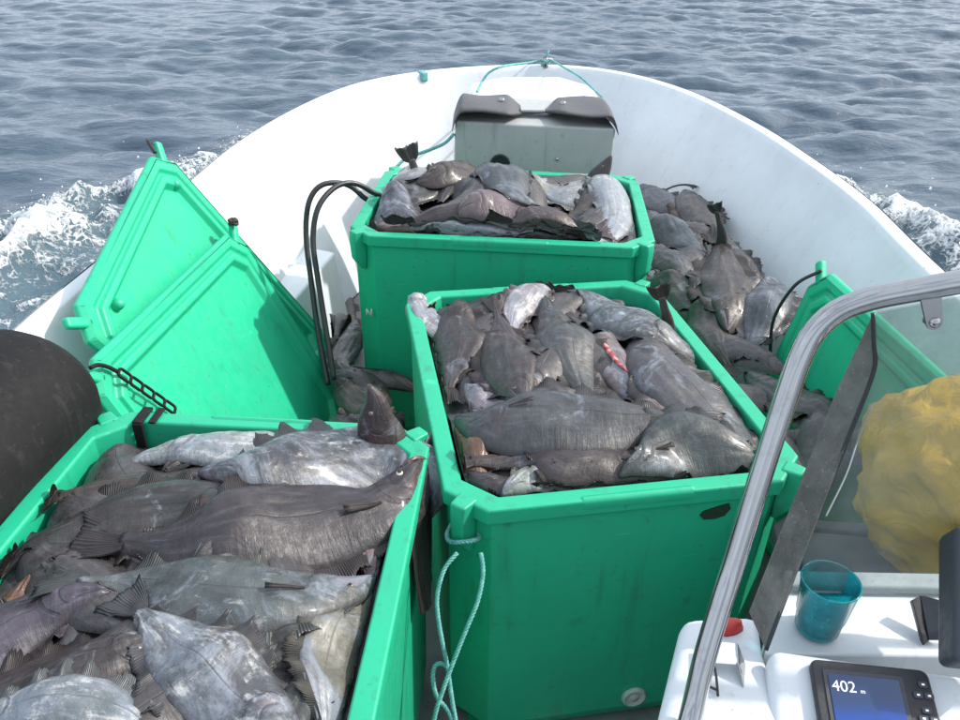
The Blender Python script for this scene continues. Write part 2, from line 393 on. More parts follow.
# deck inside the hull
ringi = [(GC[i][0] + INW[i][0] * .45, GC[i][1] + INW[i][1] * .45, DECK_Z + .004) for i in range(0, len(GC), 3)]
pmesh('deck', ringi, [tuple(range(len(ringi)))], M_deck, boat, False)
def hull_x(side, y, z):
    """inboard face of the hull at height z"""
    k = (GC[:, 0] > .15) if side > 0 else (GC[:, 0] < .15)
    idx = np.where(k)[0]; i = idx[np.argmin(np.abs(GC[idx, 1] - y))]
    pr = sect(INNER, GC[i][2])[3:]
    o = np.interp(-z, [-q[1] for q in pr], [q[0] for q in pr])
    return GC[i][0] + INW[i][0] * o
# bow deck with step face
bz = .19
bow = [at_z(466, 101, bz), at_z(470, 84, bz), at_z(500, 77, bz), at_z(560, 77, bz), at_z(592, 86, bz), at_z(603, 104, bz)]
V = [list(p) for p in bow] + [[p[0], p[1], bz - .45] for p in bow]
n = len(bow)
o = pmesh('bow_deck', V, [tuple(range(n))] + [(i, (i + 1) % n, n + (i + 1) % n, n + i) for i in range(n)], M_hull, boat, False); bevel(o, .012, 3)
# side stringer on the port side
p0, p1 = np.array([-.86, 3.0, 0]), np.array([-.74, 3.75, 0])
d = (p1 - p0) / np.linalg.norm(p1 - p0); nrm = np.array([-d[1], d[0], 0])
V = []
for p in (p0, p1):
    for off, z in ((-.0, -.43), (.22, -.40), (.25, DECK_Z), (-.05, DECK_Z)): q = p + nrm * off; V.append([q[0], q[1], z])
o = pmesh('side_stringer', V, [(0, 1, 2, 3), (7, 6, 5, 4), (0, 4, 5, 1), (1, 5, 6, 2), (3, 2, 6, 7), (0, 3, 7, 4)], M_hull, boat, False); bevel(o, .012, 3)
# bow cleat
cz = gun_pt(545, 65)
V, F = merge([lathe_vf([(.0, -.01), (.02, -.01), (.016, .03), (.018, .05), (.0, .052)], 14, cz + [0, -.03, 0]), tube_vf([cz + [-.05, -.03, .04], cz + [0, -.03, .046], cz + [.05, -.03, .04]], .009, 8)])
pmesh('bow_cleat', V, F, M_steel, boat)
# teal paint chip strip on the port gunwale
g2 = gun_pt(423, 72)
V, F = box_vf(g2 + [0.0, -.03, -.02], (.05, .075, .06), rotz(.5)); o = pmesh('gunwale_clip', V, F, M_rope, boat, False); bevel(o, .01)

# ------------------------------------------------------------------ sea
def ocean(N, L, V, seed, ang):
    r = np.random.default_rng(seed)
    k = 2 * np.pi * np.fft.fftfreq(N, L / N); KX, KY = np.meshgrid(k, k); K = np.hypot(KX, KY); K[0, 0] = 1e-6
    Lw = V * V / 9.81; wx, wy = math.cos(ang), math.sin(ang)
    cosf = (KX * wx + KY * wy) / K
    Ph = np.exp(-1 / (K * Lw) ** 2) / K ** 4 * (.05 + np.abs(cosf) ** 5) * np.exp(-(K * .018) ** 2); Ph[0, 0] = 0
    h = (r.normal(size=(N, N)) + 1j * r.normal(size=(N, N))) * np.sqrt(Ph)
    Z = np.fft.ifft2(h).real; X = np.fft.ifft2(-1j * KX / K * h).real; Y = np.fft.ifft2(-1j * KY / K * h).real
    s = 1. / Z.std(); return Z * s, X * s, Y * s
OCN, OCL = 1024, 36.
ocZ, ocX, ocY = ocean(OCN, OCL, 1.22, 3, R_(84))
def per(A, x, y):
    fx = (x / OCL % 1) * OCN; fy = (y / OCL % 1) * OCN
    i = np.floor(fx).astype(int); j = np.floor(fy).astype(int); a = fx - i; b = fy - j; i %= OCN; j %= OCN; i1 = (i + 1) % OCN; j1 = (j + 1) % OCN
    return A[j, i] * (1 - a) * (1 - b) + A[j, i1] * a * (1 - b) + A[j1, i] * (1 - a) * b + A[j1, i1] * a * b
def graded(lo, hi, step, far, grow):
    c = list(np.arange(lo, hi, step)); s = step
    x = c[-1]; up = []
    while x < far: s *= grow; x += s; up.append(x)
    x = c[0]; s = step; dn = []
    while x > -far: s *= grow; x -= s; dn.append(x)
    return np.array(dn[::-1] + c + up)
gx = graded(-9, 10, .045, 2500, 1.12); gy = graded(1.0, 17.5, .045, 2500, 1.12)
X, Y = np.meshgrid(gx, gy)
fade = np.clip(1.15 - (np.maximum(np.maximum(-9 - X, X - 10), np.maximum(1.0 - Y, Y - 17.5)).clip(0)) / 12, 0, 1)
AMP = .019
# hull footprint at the waterline
wl_pts = np.array([[GC[i][0] + INW[i][0] * .12, GC[i][1] + INW[i][1] * .12] for i in range(len(GC))])
def hull_dist(X, Y):
    """signed distance-ish to the hull waterline, positive outside"""
    D = np.full(X.shape, 9.); sel = (X > -6) & (X < 6) & (Y > -3) & (Y < 8)
    px, py = X[sel], Y[sel]; best = np.full(px.shape, 1e9); sgn = np.zeros(px.shape)
    for i in range(0, len(wl_pts), 2):
        dx, dy = px - wl_pts[i, 0], py - wl_pts[i, 1]; d2 = dx * dx + dy * dy; u = d2 < best
        best[u] = d2[u]; s = -(dx * INW[i, 0] + dy * INW[i, 1]); sgn[u] = np.sign(s[u])
    D[sel] = np.sqrt(best) * sgn; return D
HD = hull_dist(X, Y)
def fbm(x, y, sc, seed, oct=4):
    r = np.random.default_rng(seed); out = np.zeros_like(x); a = 1.
    for o_ in range(oct):
        T = r.normal(size=(256, 256)); fx = x * sc % 256; fy = y * sc % 256
        i = np.floor(fx).astype(int); j = np.floor(fy).astype(int); p = fx - i; q = fy - j; p = p * p * (3 - 2 * p); q = q * q * (3 - 2 * q)
        i1 = (i + 1) % 256; j1 = (j + 1) % 256; i %= 256; j %= 256
        out += a * (T[j, i] * (1 - p) * (1 - q) + T[j, i1] * p * (1 - q) + T[j1, i] * (1 - p) * q + T[j1, i1] * p * q); a *= .55; sc *= 2.07
    return out
# bow wave: a band peeling off each side, widening aft
BOWY = 4.6
aft = np.clip(BOWY - .4 - Y, 0, 6)
wid_l = np.interp(Y, [0, 3.5, 4.4, 5.06, 5.7, 6.3, 6.7, 7.0], [2.2, 2.0, 1.8, 1.52, 1.42, 1.3, .8, .0]); wid_r = np.interp(Y, [0, 3.4, 4.4, 5.1, 5.5, 5.9, 6.1], [2., 1.65, 1.4, 1.22, 1.0, .4, .0])
sidef = np.where(X < .15, np.clip((-X - .80) / .4, 0, 1), np.clip((X - 1.35) / .4, 0, 1)); wid_l = wid_l * sidef; wid_r = wid_r * sidef
wid = np.where(X < .15, wid_l, wid_r)
n1 = fbm(X, Y, 2.6, 11); n2 = fbm(X, Y, 8., 12, 3)
inside = (HD > -.15) & (wid > .02)
edge_n = HD + .12 * n1
band = np.clip((wid - edge_n) / .22, 0, 1) * inside
crest = np.exp(-((edge_n - wid * .8) / (.16 + .12 * wid)) ** 2) * inside * (wid > .05)
near = np.exp(-(np.clip(HD, 0, 9) / .30) ** 2) * inside
foam = np.clip(np.maximum.reduce([crest * .80, near * .55, band * .47]) + .16 * n1 * band + .10 * n2 * band, 0, 1.2)
gust = np.clip(1 + .28 * fbm(X, Y, .22, 31, 3), .45, 1.7)
fade = fade * gust
Zd = AMP * per(ocZ, X, Y) * fade + .016 * per(ocZ, X / 2.6 + 7., Y / 2.6 + 3.) * np.minimum(fade, 1)
Zd = Zd + crest * (.17 + .055 * n1 + .022 * n2) + band * (.010 * n1 + .010 * n2) + near * .05
deep = HD < -.06
Zd = np.where(deep, -.75, Zd)
XX = X + .9 * AMP * per(ocX, X, Y) * fade * ~deep; YY = Y + .9 * AMP * per(ocY, X, Y) * fade * ~deep
V = np.stack([XX, YY, WATER_Z + Zd], -1).reshape(-1, 3)
ny, nx = X.shape
idx = np.arange(ny * nx).reshape(ny, nx)
F = np.stack([idx[:-1, :-1], idx[:-1, 1:], idx[1:, 1:], idx[1:, :-1]], -1).reshape(-1, 4)
me = bpy.data.meshes.new('sea'); me.vertices.add(len(V)); me.vertices.foreach_set('co', V.ravel())
me.loops.add(F.size); me.loops.foreach_set('vertex_index', F.ravel().astype(np.int32))
me.polygons.add(len(F)); me.polygons.foreach_set('loop_start', (np.arange(len(F)) * 4).astype(np.int32)); me.polygons.foreach_set('loop_total', np.full(len(F), 4, np.int32))
me.update(calc_edges=True); me.polygons.foreach_set('use_smooth', np.ones(len(F), bool))
at = me.attributes.new('foam', 'FLOAT', 'POINT'); at.data.foreach_set('value', foam.ravel().astype(np.float32))
at = me.attributes.new('churn', 'FLOAT', 'POINT'); at.data.foreach_set('value', band.ravel().astype(np.float32))
def mk_water():
    m, nt, b = mat_new('sea_water'); p = pos(nt)
    fo = nd(nt, 'ShaderNodeAttribute', attribute_name='foam').outputs['Fac']
    ch = nd(nt, 'ShaderNodeAttribute', attribute_name='churn').outputs['Fac']
    n1 = noise(nt, p, 9, 8, .72, .8); n2 = noise(nt, p, 34, 6, .72, .5)
    vo = nd(nt, 'ShaderNodeTexVoronoi', feature='DISTANCE_TO_EDGE', ins={'Scale': 11.}); 
    wv = nd(nt, 'ShaderNodeVectorMath', operation='ADD'); nt.links.new(p, wv.inputs[0])
    nzc = nd(nt, 'ShaderNodeTexNoise', ins={'Scale': 7., 'Detail': 4.}); nt.links.new(p, nzc.inputs['Vector'])
    sc = nd(nt, 'ShaderNodeVectorMath', operation='SCALE', ins={'Scale': .55}); nt.links.new(nzc.outputs['Color'], sc.inputs[0]); nt.links.new(sc.outputs[0], wv.inputs[1])
    nt.links.new(wv.outputs[0], vo.inputs['Vector'])
    web = rmap(nt, vo.outputs['Distance'], .0, .22, .20, -.10)
    s = math_(nt, 'ADD', math_(nt, 'ADD', math_(nt, 'MULTIPLY', fo, 1.0), math_(nt, 'MULTIPLY', math_(nt, 'SUBTRACT', n1, .5), 1.5)), math_(nt, 'ADD', math_(nt, 'MULTIPLY', math_(nt, 'SUBTRACT', n2, .5), .8), web))
    gate = rmap(nt, fo, .04, .25)
    fm = math_(nt, 'MULTIPLY', rmap(nt, s, .42, .98), gate)
    wc = mixc(nt, ch, (.052, .080, .108), (.07, .12, .15))
    c = mixc(nt, fm, wc, (.82, .86, .88)); nt.links.new(c, b.inputs['Base Color'])
    nt.links.new(math_(nt, 'ADD', math_(nt, 'MULTIPLY', fm, .6), .07), b.inputs['Roughness'])
    b.inputs['IOR'].default_value = 1.33
    mpw = nd(nt, 'ShaderNodeMapping', ins={'Scale': (.55, 1.25, 1.), 'Rotation': (0, 0, .12)}); nt.links.new(p, mpw.inputs[0]); pw_ = mpw.outputs[0]
    h = math_(nt, 'ADD', noise(nt, pw_, 5.0, 4, .55, .4), math_(nt, 'MULTIPLY', noise(nt, pw_, 15, 4, .55, .3), .42))
    nb = bump(nt, h, .42, .06, None)
    bump(nt, math_(nt, 'MULTIPLY', math_(nt, 'ADD', n1, n2), math_(nt, 'ADD', fm, math_(nt, 'MULTIPLY', ch, .3))), .6, .05, b, nb)
    return m
sea = link('sea', me, mk_water()); tag(sea, kind='structure')
# spray thrown up along the bow wave
sp_parts = []
ico_v, ico_f = [], []
bm = bmesh.new(); bmesh.ops.create_icosphere(bm, subdivisions=1, radius=1.); bm.verts.ensure_lookup_table()
ico_v = np.array([v.co[:] for v in bm.verts]); ico_f = [tuple(v.index for v in f.verts) for f in bm.faces]; bm.free()
cand = np.argwhere((crest > .55) & (Y > 3.4) & (Y < 6.4) & (np.abs(X) < 4))
for j in rng.choice(len(cand), 260):
    r_, c_ = cand[j]; rr = abs(rng.normal()) * .0028 + .0014
    q = np.array([X[r_, c_] + rng.normal() * .06, Y[r_, c_] + rng.normal() * .06, WATER_Z + Zd[r_, c_] + .01 + abs(rng.normal()) ** 1.5 * .05])
    sp_parts.append(((ico_v * rr * [1, 1, 1.3] + q).tolist(), ico_f))
M_foam = mk_flat('white_spray', (.85, .88, .9), 0, .4)
V, F = merge(sp_parts); o = pmesh('spray', V, F, M_foam); tag(o, kind='stuff')

# ------------------------------------------------------------------ fish tubs
TW, TD, TH, TT, CH = 1.10, .843, .72, .042, .085
def octo(w_, d_, ch):
    a, b = w_ / 2, d_ / 2
    return [(-a + ch, -b), (a - ch, -b), (a, -b + ch), (a, b - ch), (a - ch, b), (-a + ch, b), (-a, b - ch), (-a, -b + ch)]
def tub(c, ang, wx, wy, label, z=0., full=True):
    t = empty('fish_tub', (c[0], c[1], DECK_Z), label, 'fish tub', 'green insulated fish tubs')
    Rm = rotz(ang)
    def place(V): return (np.array(V) @ Rm.T + np.array([c[0], c[1], z])).tolist()
    zb = DECK_Z + .008 - z
    rings = [(.035, CH, zb), (.015, CH, zb + .05), (.008, CH, -.06), (.006, CH, -.045), (-.004, CH, -.04), (-.004, CH, -.004), (0., CH, 0.), (TT - .004, CH - .012, 0.), (TT, CH - .012, -.006), (TT + .006, CH - .012, -.10), (TT + .02, CH - .01, zb + .06)]
    V = []
    for ins, ch, zz in rings: V += [(x, y, zz) for x, y in octo(wx - 2 * ins, wy - 2 * ins, ch)]
    F = [tuple(range(8))[::-1]]
    for i in range(len(rings) - 1):
        for k in range(8): F.append((i * 8 + k, i * 8 + (k + 1) % 8, (i + 1) * 8 + (k + 1) % 8, (i + 1) * 8 + k))
    F.append(tuple(range((len(rings) - 1) * 8, len(rings) * 8)))
    o = pmesh('tub_body', place(V), F, M_green, t, False); bevel(o, .006, 2, 20)
    # corner lugs
    a, b = wx / 2, wy / 2
    for sx in (-1, 1):
        for sy in (-1, 1):
            cx_, cy_ = sx * (a - CH / 2), sy * (b - CH / 2)
            e1 = np.array([sx, sy, 0]) / math.sqrt(2); e2 = np.array([-sy * sx * sx, sx * sx * sx, 0]) / math.sqrt(2)
            e2 = np.array([-e1[1], e1[0], 0])
            P = []
            for o1, hw, zz in ((.036, .020, .004), (.040, .018, -.03), (.036, .016, -.10), (.002, .010, -.15)):
                for s2 in (-1, 1): P.append(np.array([cx_, cy_, zz]) + e1 * o1 + e2 * hw * s2)
                for s2 in (1, -1): P.append(np.array([cx_, cy_, zz]) - e1 * .012 + e2 * (hw + .004) * s2)
            F = [(3, 2, 1, 0), (12, 13, 14, 15)]
            for i in range(3):
                for k in range(4): F.append((i * 4 + k, i * 4 + (k + 1) % 4, (i + 1) * 4 + (k + 1) % 4, (i + 1) * 4 + k))
            o = pmesh('corner_lug', place(P), F, M_green, t, False); bevel(o, .006, 2, 25)
    # lid seat ridges on the long rims
    for sy in (-1, 1):
        V, F = box_vf((0, sy * (b - .006), -.015), (wx * .32, .022, .036)); o = pmesh('rim_ridge', place(V), F, M_green, t, False); bevel(o, .01, 2)
    # forklift feet
    for sx in (-1, 1):
        V, F = box_vf((sx * wx * .34, 0, zb - .0045), (wx * .18, wy * .9, .009)); pmesh('foot', place(V), F, M_green, t, False)
    return t, place
TB, TC, TA = (.092, 3.076, .081, -.074), (.26, 1.921, 0., .177), None
aa = -.055; amid = np.array([-.537, 1.649]); cA = amid + np.array([math.sin(aa), -math.cos(aa)]) * TW / 2
tubB, plB = tub((.092, 3.076), -.074, TW, TD, 'green fish tub farthest forward, standing crosswise in front of the bow locker', .081)
tubC, plC = tub((.26, 1.921), .177, TD, TW, 'green fish tub in the middle with a drain plug and teal rope on its corner', 0.)
tubA, plA = tub(cA, aa, TD, TW, 'green fish tub nearest the viewer beside the black rubber fender', 0.)
# drain plug + stain on the middle tub
q = plC([(.05, -TW / 2 - .002, -.585)])[0]
axisC = rotz(.177) @ np.array([0, -1, 0])
V, F = lathe_vf([(.0, .008), (.012, .008), (.014, .004), (.022, .004), (.026, .009), (.031, .009), (.034, 0), (.034, -.012)], 28, np.array(plC([(.075, -TW / 2 + .013, -.715)])[0]), axisC)
pmesh('drain_plug', V, F, M_cream, tubC)
st = [(-.005, 0), (.03, .012), (.055, .018), (.062, .0), (.05, -.022), (.025, -.03), (.0, -.028), (-.012, -.012)]
V = [(.17 + x, -TW / 2 + .0055, -.075 + y * .9) for x, y in st]; V += [(a, b + .003, c) for a, b, c in V]
pmesh('stain_patch', plC(V), [tuple(range(8)), tuple(range(8, 16))] + [(i, (i + 1) % 8, 8 + (i + 1) % 8, 8 + i) for i in range(8)], M_stain, tubC, False)

for a, b, c_, d in ((-.494, -.30, -.494, -.335), (-.494, -.30, -.476, -.335), (-.476, -.335, -.476, -.30)):
    pmesh('moulded_mark', *tube_vf(plB([(a, -TD / 2 + .009, b), ((a + c_) / 2, -TD / 2 + .009, (b + d) / 2), (c_, -TD / 2 + .009, d)]), .0032, 6), M_cream, tubB)
# ------------------------------------------------------------------ drape field for the fish
HX0, HX1, HY0, HY1, HS = -1.6, 1.8, .3, 5.2, .01
hx = np.arange(HX0, HX1, HS); hy = np.arange(HY0, HY1, HS); HXX, HYY = np.meshgrid(hx, hy)
H = np.full(HXX.shape, DECK_Z)
def local(X, Y, c, ang):
    dx, dy = X - c[0], Y - c[1]; ca, sa = math.cos(ang), math.sin(ang); return dx * ca + dy * sa, -dx * sa + dy * ca
TUBS = {'A': (cA, aa, TD, TW, 0., -.062), 'B': ((.092, 3.076), -.074, TW, TD, .081, -.03), 'C': ((.26, 1.921), .177, TD, TW, 0., -.045)}
for k, (c, a, wx, wy, zr, fill) in TUBS.items():
    lx, ly = local(HXX, HYY, c, a); ins = (np.abs(lx) < wx / 2) & (np.abs(ly) < wy / 2)
    inn = (np.abs(lx) < wx / 2 - TT) & (np.abs(ly) < wy / 2 - TT)
    H[ins] = zr
    crown = .05 * np.clip(1 - (lx / (wx / 2)) ** 2, 0, 1) * np.clip(1 - (ly / (wy / 2)) ** 2, 0, 1)
    H[inn] = (zr + fill + crown)[inn] if np.ndim(zr) else (zr + fill + crown)[inn]
# heaps on the deck: starboard side (deep) and port side
inb = lambda X, Y: None
hs = np.clip((HXX - .45) / .5, 0, 1)
notub = H <= DECK_Z + 1e-6
reg = notub & (HXX > .35) & (HYY > 1.55) & (HYY < 4.6)
H[reg] = (-.30 + .06 * np.clip((HXX - .7) / .4, 0, 1) - .02 * (HYY - 3))[reg]
reg = notub & (HXX < -.15) & (HXX > -.75) & (HYY > 1.75) & (HYY < 3.3)
H[reg] = -.50

def Hs(x, y):
    fx = np.clip((x - HX0) / HS, 0, len(hx) - 2); fy = np.clip((y - HY0) / HS, 0, len(hy) - 2)
    i = fx.astype(int); j = fy.astype(int); a = fx - i; b = fy - j
    return H[j, i] * (1 - a) * (1 - b) + H[j, i + 1] * a * (1 - b) + H[j + 1, i] * (1 - a) * b + H[j + 1, i + 1] * a * b
def smooth_rows(A, sig):
    r = int(sig * 3) + 1; k = np.exp(-.5 * (np.arange(-r, r + 1) / sig) ** 2); k /= k.sum()
    P = np.pad(A, ((r, r), (0, 0)), mode='edge'); return sum(k[i] * P[i:i + A.shape[0]] for i in range(2 * r + 1))
def splat(x, y, z):
    i = np.round((x - HX0) / HS).astype(int).ravel(); j = np.round((y - HY0) / HS).astype(int).ravel(); ok = (i >= 0) & (j >= 0) & (i < len(hx)) & (j < len(hy))
    np.maximum.at(H, (j[ok], i[ok]), z.ravel()[ok])
UW = [0, .03, .08, .16, .26, .40, .52, .65, .78, .88, .95, 1.0]
WW = [.05, .19, .36, .59, .79, .96, 1.0, .87, .60, .35, .20, .17]
UTh = [0, .03, .08, .2, .35, .6, .8, .93, 1.0]
TTh = [.18, .42, .62, .95, 1.0, .8, .5, .28, .2]

def clampxy(x, y, region):
    """keep a limp fish inside its tub or hull: returns moved xy and how far it was pushed"""
    if region in TUBS:
        c, a, wx, wy, zr, f = TUBS[region]; lx, ly = local(x, y, c, a); mx, my = wx / 2 - TT - .014, wy / 2 - TT - .014
        cx_, cy_ = np.clip(lx, -mx, mx), np.clip(ly, -my, my)
        over = np.abs(cx_) + np.abs(cy_) - (mx + my - CH * .85); k = np.clip(over, 0, None) / 2
        cx_ = cx_ - np.sign(cx_) * k; cy_ = cy_ - np.sign(cy_) * k
        push = np.hypot(cx_ - lx, cy_ - ly).clip(0, .05); ca, sa = math.cos(a), math.sin(a)
        return c[0] + cx_ * ca - cy_ * sa, c[1] + cx_ * sa + cy_ * ca, push
    if region == 'R':
        yy = np.linspace(1.2, 4.5, 60); lim = np.array([hull_x(1, q, -.18) for q in yy]) - .02
        nx_ = np.minimum(x, np.interp(y, yy, lim)); push = x - nx_
        for k in 'BC':
            c, a, wx, wy, zr, f = TUBS[k]; lx, ly = local(nx_, y, c, a); m = (np.abs(ly) < wy / 2 + .03) & (lx < wx / 2 + .02) & (lx > -wx / 2)
            d = np.where(m, wx / 2 + .02 - lx, 0); nx_ = nx_ + d * math.cos(a); push = push + d
        return nx_, y, push.clip(0, .05)
    if region == 'L':
        nx_ = x.copy(); push = np.zeros_like(x)
        for k in 'BC':
            c, a, wx, wy, zr, f = TUBS[k]; lx, ly = local(nx_, y, c, a); m = (np.abs(ly) < wy / 2 + .03) & (lx > -wx / 2 - .02)
            d = np.where(m, lx + wx / 2 + .02, 0); nx_ = nx_ - d; push = push + d
        ny_ = y.copy(); c, a, wx, wy, zr, f = TUBS['A']; lx, ly = local(nx_, y, c, a); m = (np.abs(lx) < wx / 2 + .03) & (ly < wy / 2 + .03)
        ny_ = ny_ + np.where(m, wy / 2 + .03 - ly, 0)
        return nx_, ny_, push.clip(0, .05)
    return x, y, np.zeros_like(x)

ZG = {'A': -.05, 'B': .09, 'C': 0.01, 'R': -.18, 'L': -.42}
def drape(P, wid, region, th, lifts=None, nu=84, nv=21, over=False, ride=.6):
    u = np.linspace(0, 1, nu) ** 1.25                        # denser at the head
    S0 = catmull(P, 200); S = np.stack([np.interp(u, np.linspace(0, 1, 200), S0[:, k]) for k in range(S0.shape[1])], 1)
    T = np.gradient(S, axis=0); T /= np.linalg.norm(T, axis=1)[:, None] + 1e-9
    T = smooth_rows(T, 3); T /= np.linalg.norm(T, axis=1)[:, None]; N = np.stack([-T[:, 1], T[:, 0]], 1)
    v = np.linspace(-1, 1, nv)
    half = np.interp(u, UW, WW) * wid / 2
    x = S[:, 0:1] + N[:, 0:1] * half[:, None] * v; y = S[:, 1:2] + N[:, 1:2] * half[:, None] * v
    push = np.zeros_like(x)
    if not over:
        for _ in range(2):                                   # slide the fish off the wall before it is squeezed
            xc, yc_, _p = clampxy(x, y, region); dx, dy = xc - x, yc_ - y; k = np.argmax(dx * dx + dy * dy, axis=1); ar = np.arange(nu)
            d = np.stack([dx[ar, k], dy[ar, k]], 1); nrm_ = np.linalg.norm(d, axis=1)[:, None] + 1e-9; d = d / nrm_ * np.minimum(nrm_, wid * .55); d = smooth_rows(d, 4.)
            x = x + d[:, 0:1]; y = y + d[:, 1:2]
        S = np.stack([x[:, nv // 2], y[:, nv // 2]], 1)
        x, y, push = clampxy(x, y, region)
    h = Hs(x, y)
    if over: h = np.maximum(h, -.10)                          # a limp end hanging past the rim
    hm = h.mean(1, keepdims=True); lin = (h * v).sum(1, keepdims=True) / (v * v).sum()
    base = hm + lin * v * .9
    base = smooth_rows(base, 7.)
    res = smooth_rows(h - base, 2.5)
    base = base + ride * np.clip(res, 0, None).mean(1, keepdims=True) + (.45 if region in 'BRL' else .22) * res
    base = smooth_rows(base, 2.) + .25 * push
    if lifts is not None:
        lf = np.interp(u, np.linspace(0, 1, len(lifts)), lifts); base = base + smooth_rows(lf[:, None], 2.)
    tt = np.interp(u, UTh, TTh)[:, None] * th
    prof = .90 * (1 - np.abs(v) ** 1.9).clip(0, 1) ** .92 + .10 * (1 - np.abs(v) ** 8).clip(0, 1)
    belly = 1 + .05 * np.sin(u * 9 + wid * 50)[:, None] * np.cos(v * 2.2)
    # opercle step and fine slackness
    uu, va = u[:, None], np.abs(v)[None]
    garc = .262 - .13 * va ** 2.2
    step = .13 * (np.tanh((garc - uu) / .006) - 1) * .5 * np.exp(-((uu - garc).clip(0) / .10)) * (va < .9)
    pre = -.10 * np.exp(-((uu - (.185 - .10 * va ** 2)) / .006) ** 2) * (va < .8)
    jl = .10 + 2.9 * uu                                                     # mouth: a cleft running back from the snout, one side
    jaw = -.22 * np.exp(-((v[None] - jl * .9) / .10) ** 2) * (uu < .125) * np.clip((.125 - uu) / .02, 0, 1)
    step = step + pre + jaw
    wr = (.0013 * fbm(x * 1., y * 1., 18., 21, 3) + .0009 * fbm(u[:, None] * 4 + v * 0, v * 9 + u[:, None] * 2 + wid * 77, 1., 22, 3)) * np.clip(prof * 1.4, 0, 1)
    top = base + tt * (prof * belly + step * prof) + .0025 + wr
    bot = base - tt * .12 * prof - .001
    return dict(S=S, T=T, N=N, u=u, v=v, half=half, x=x, y=y, base=base, top=top, bot=bot)

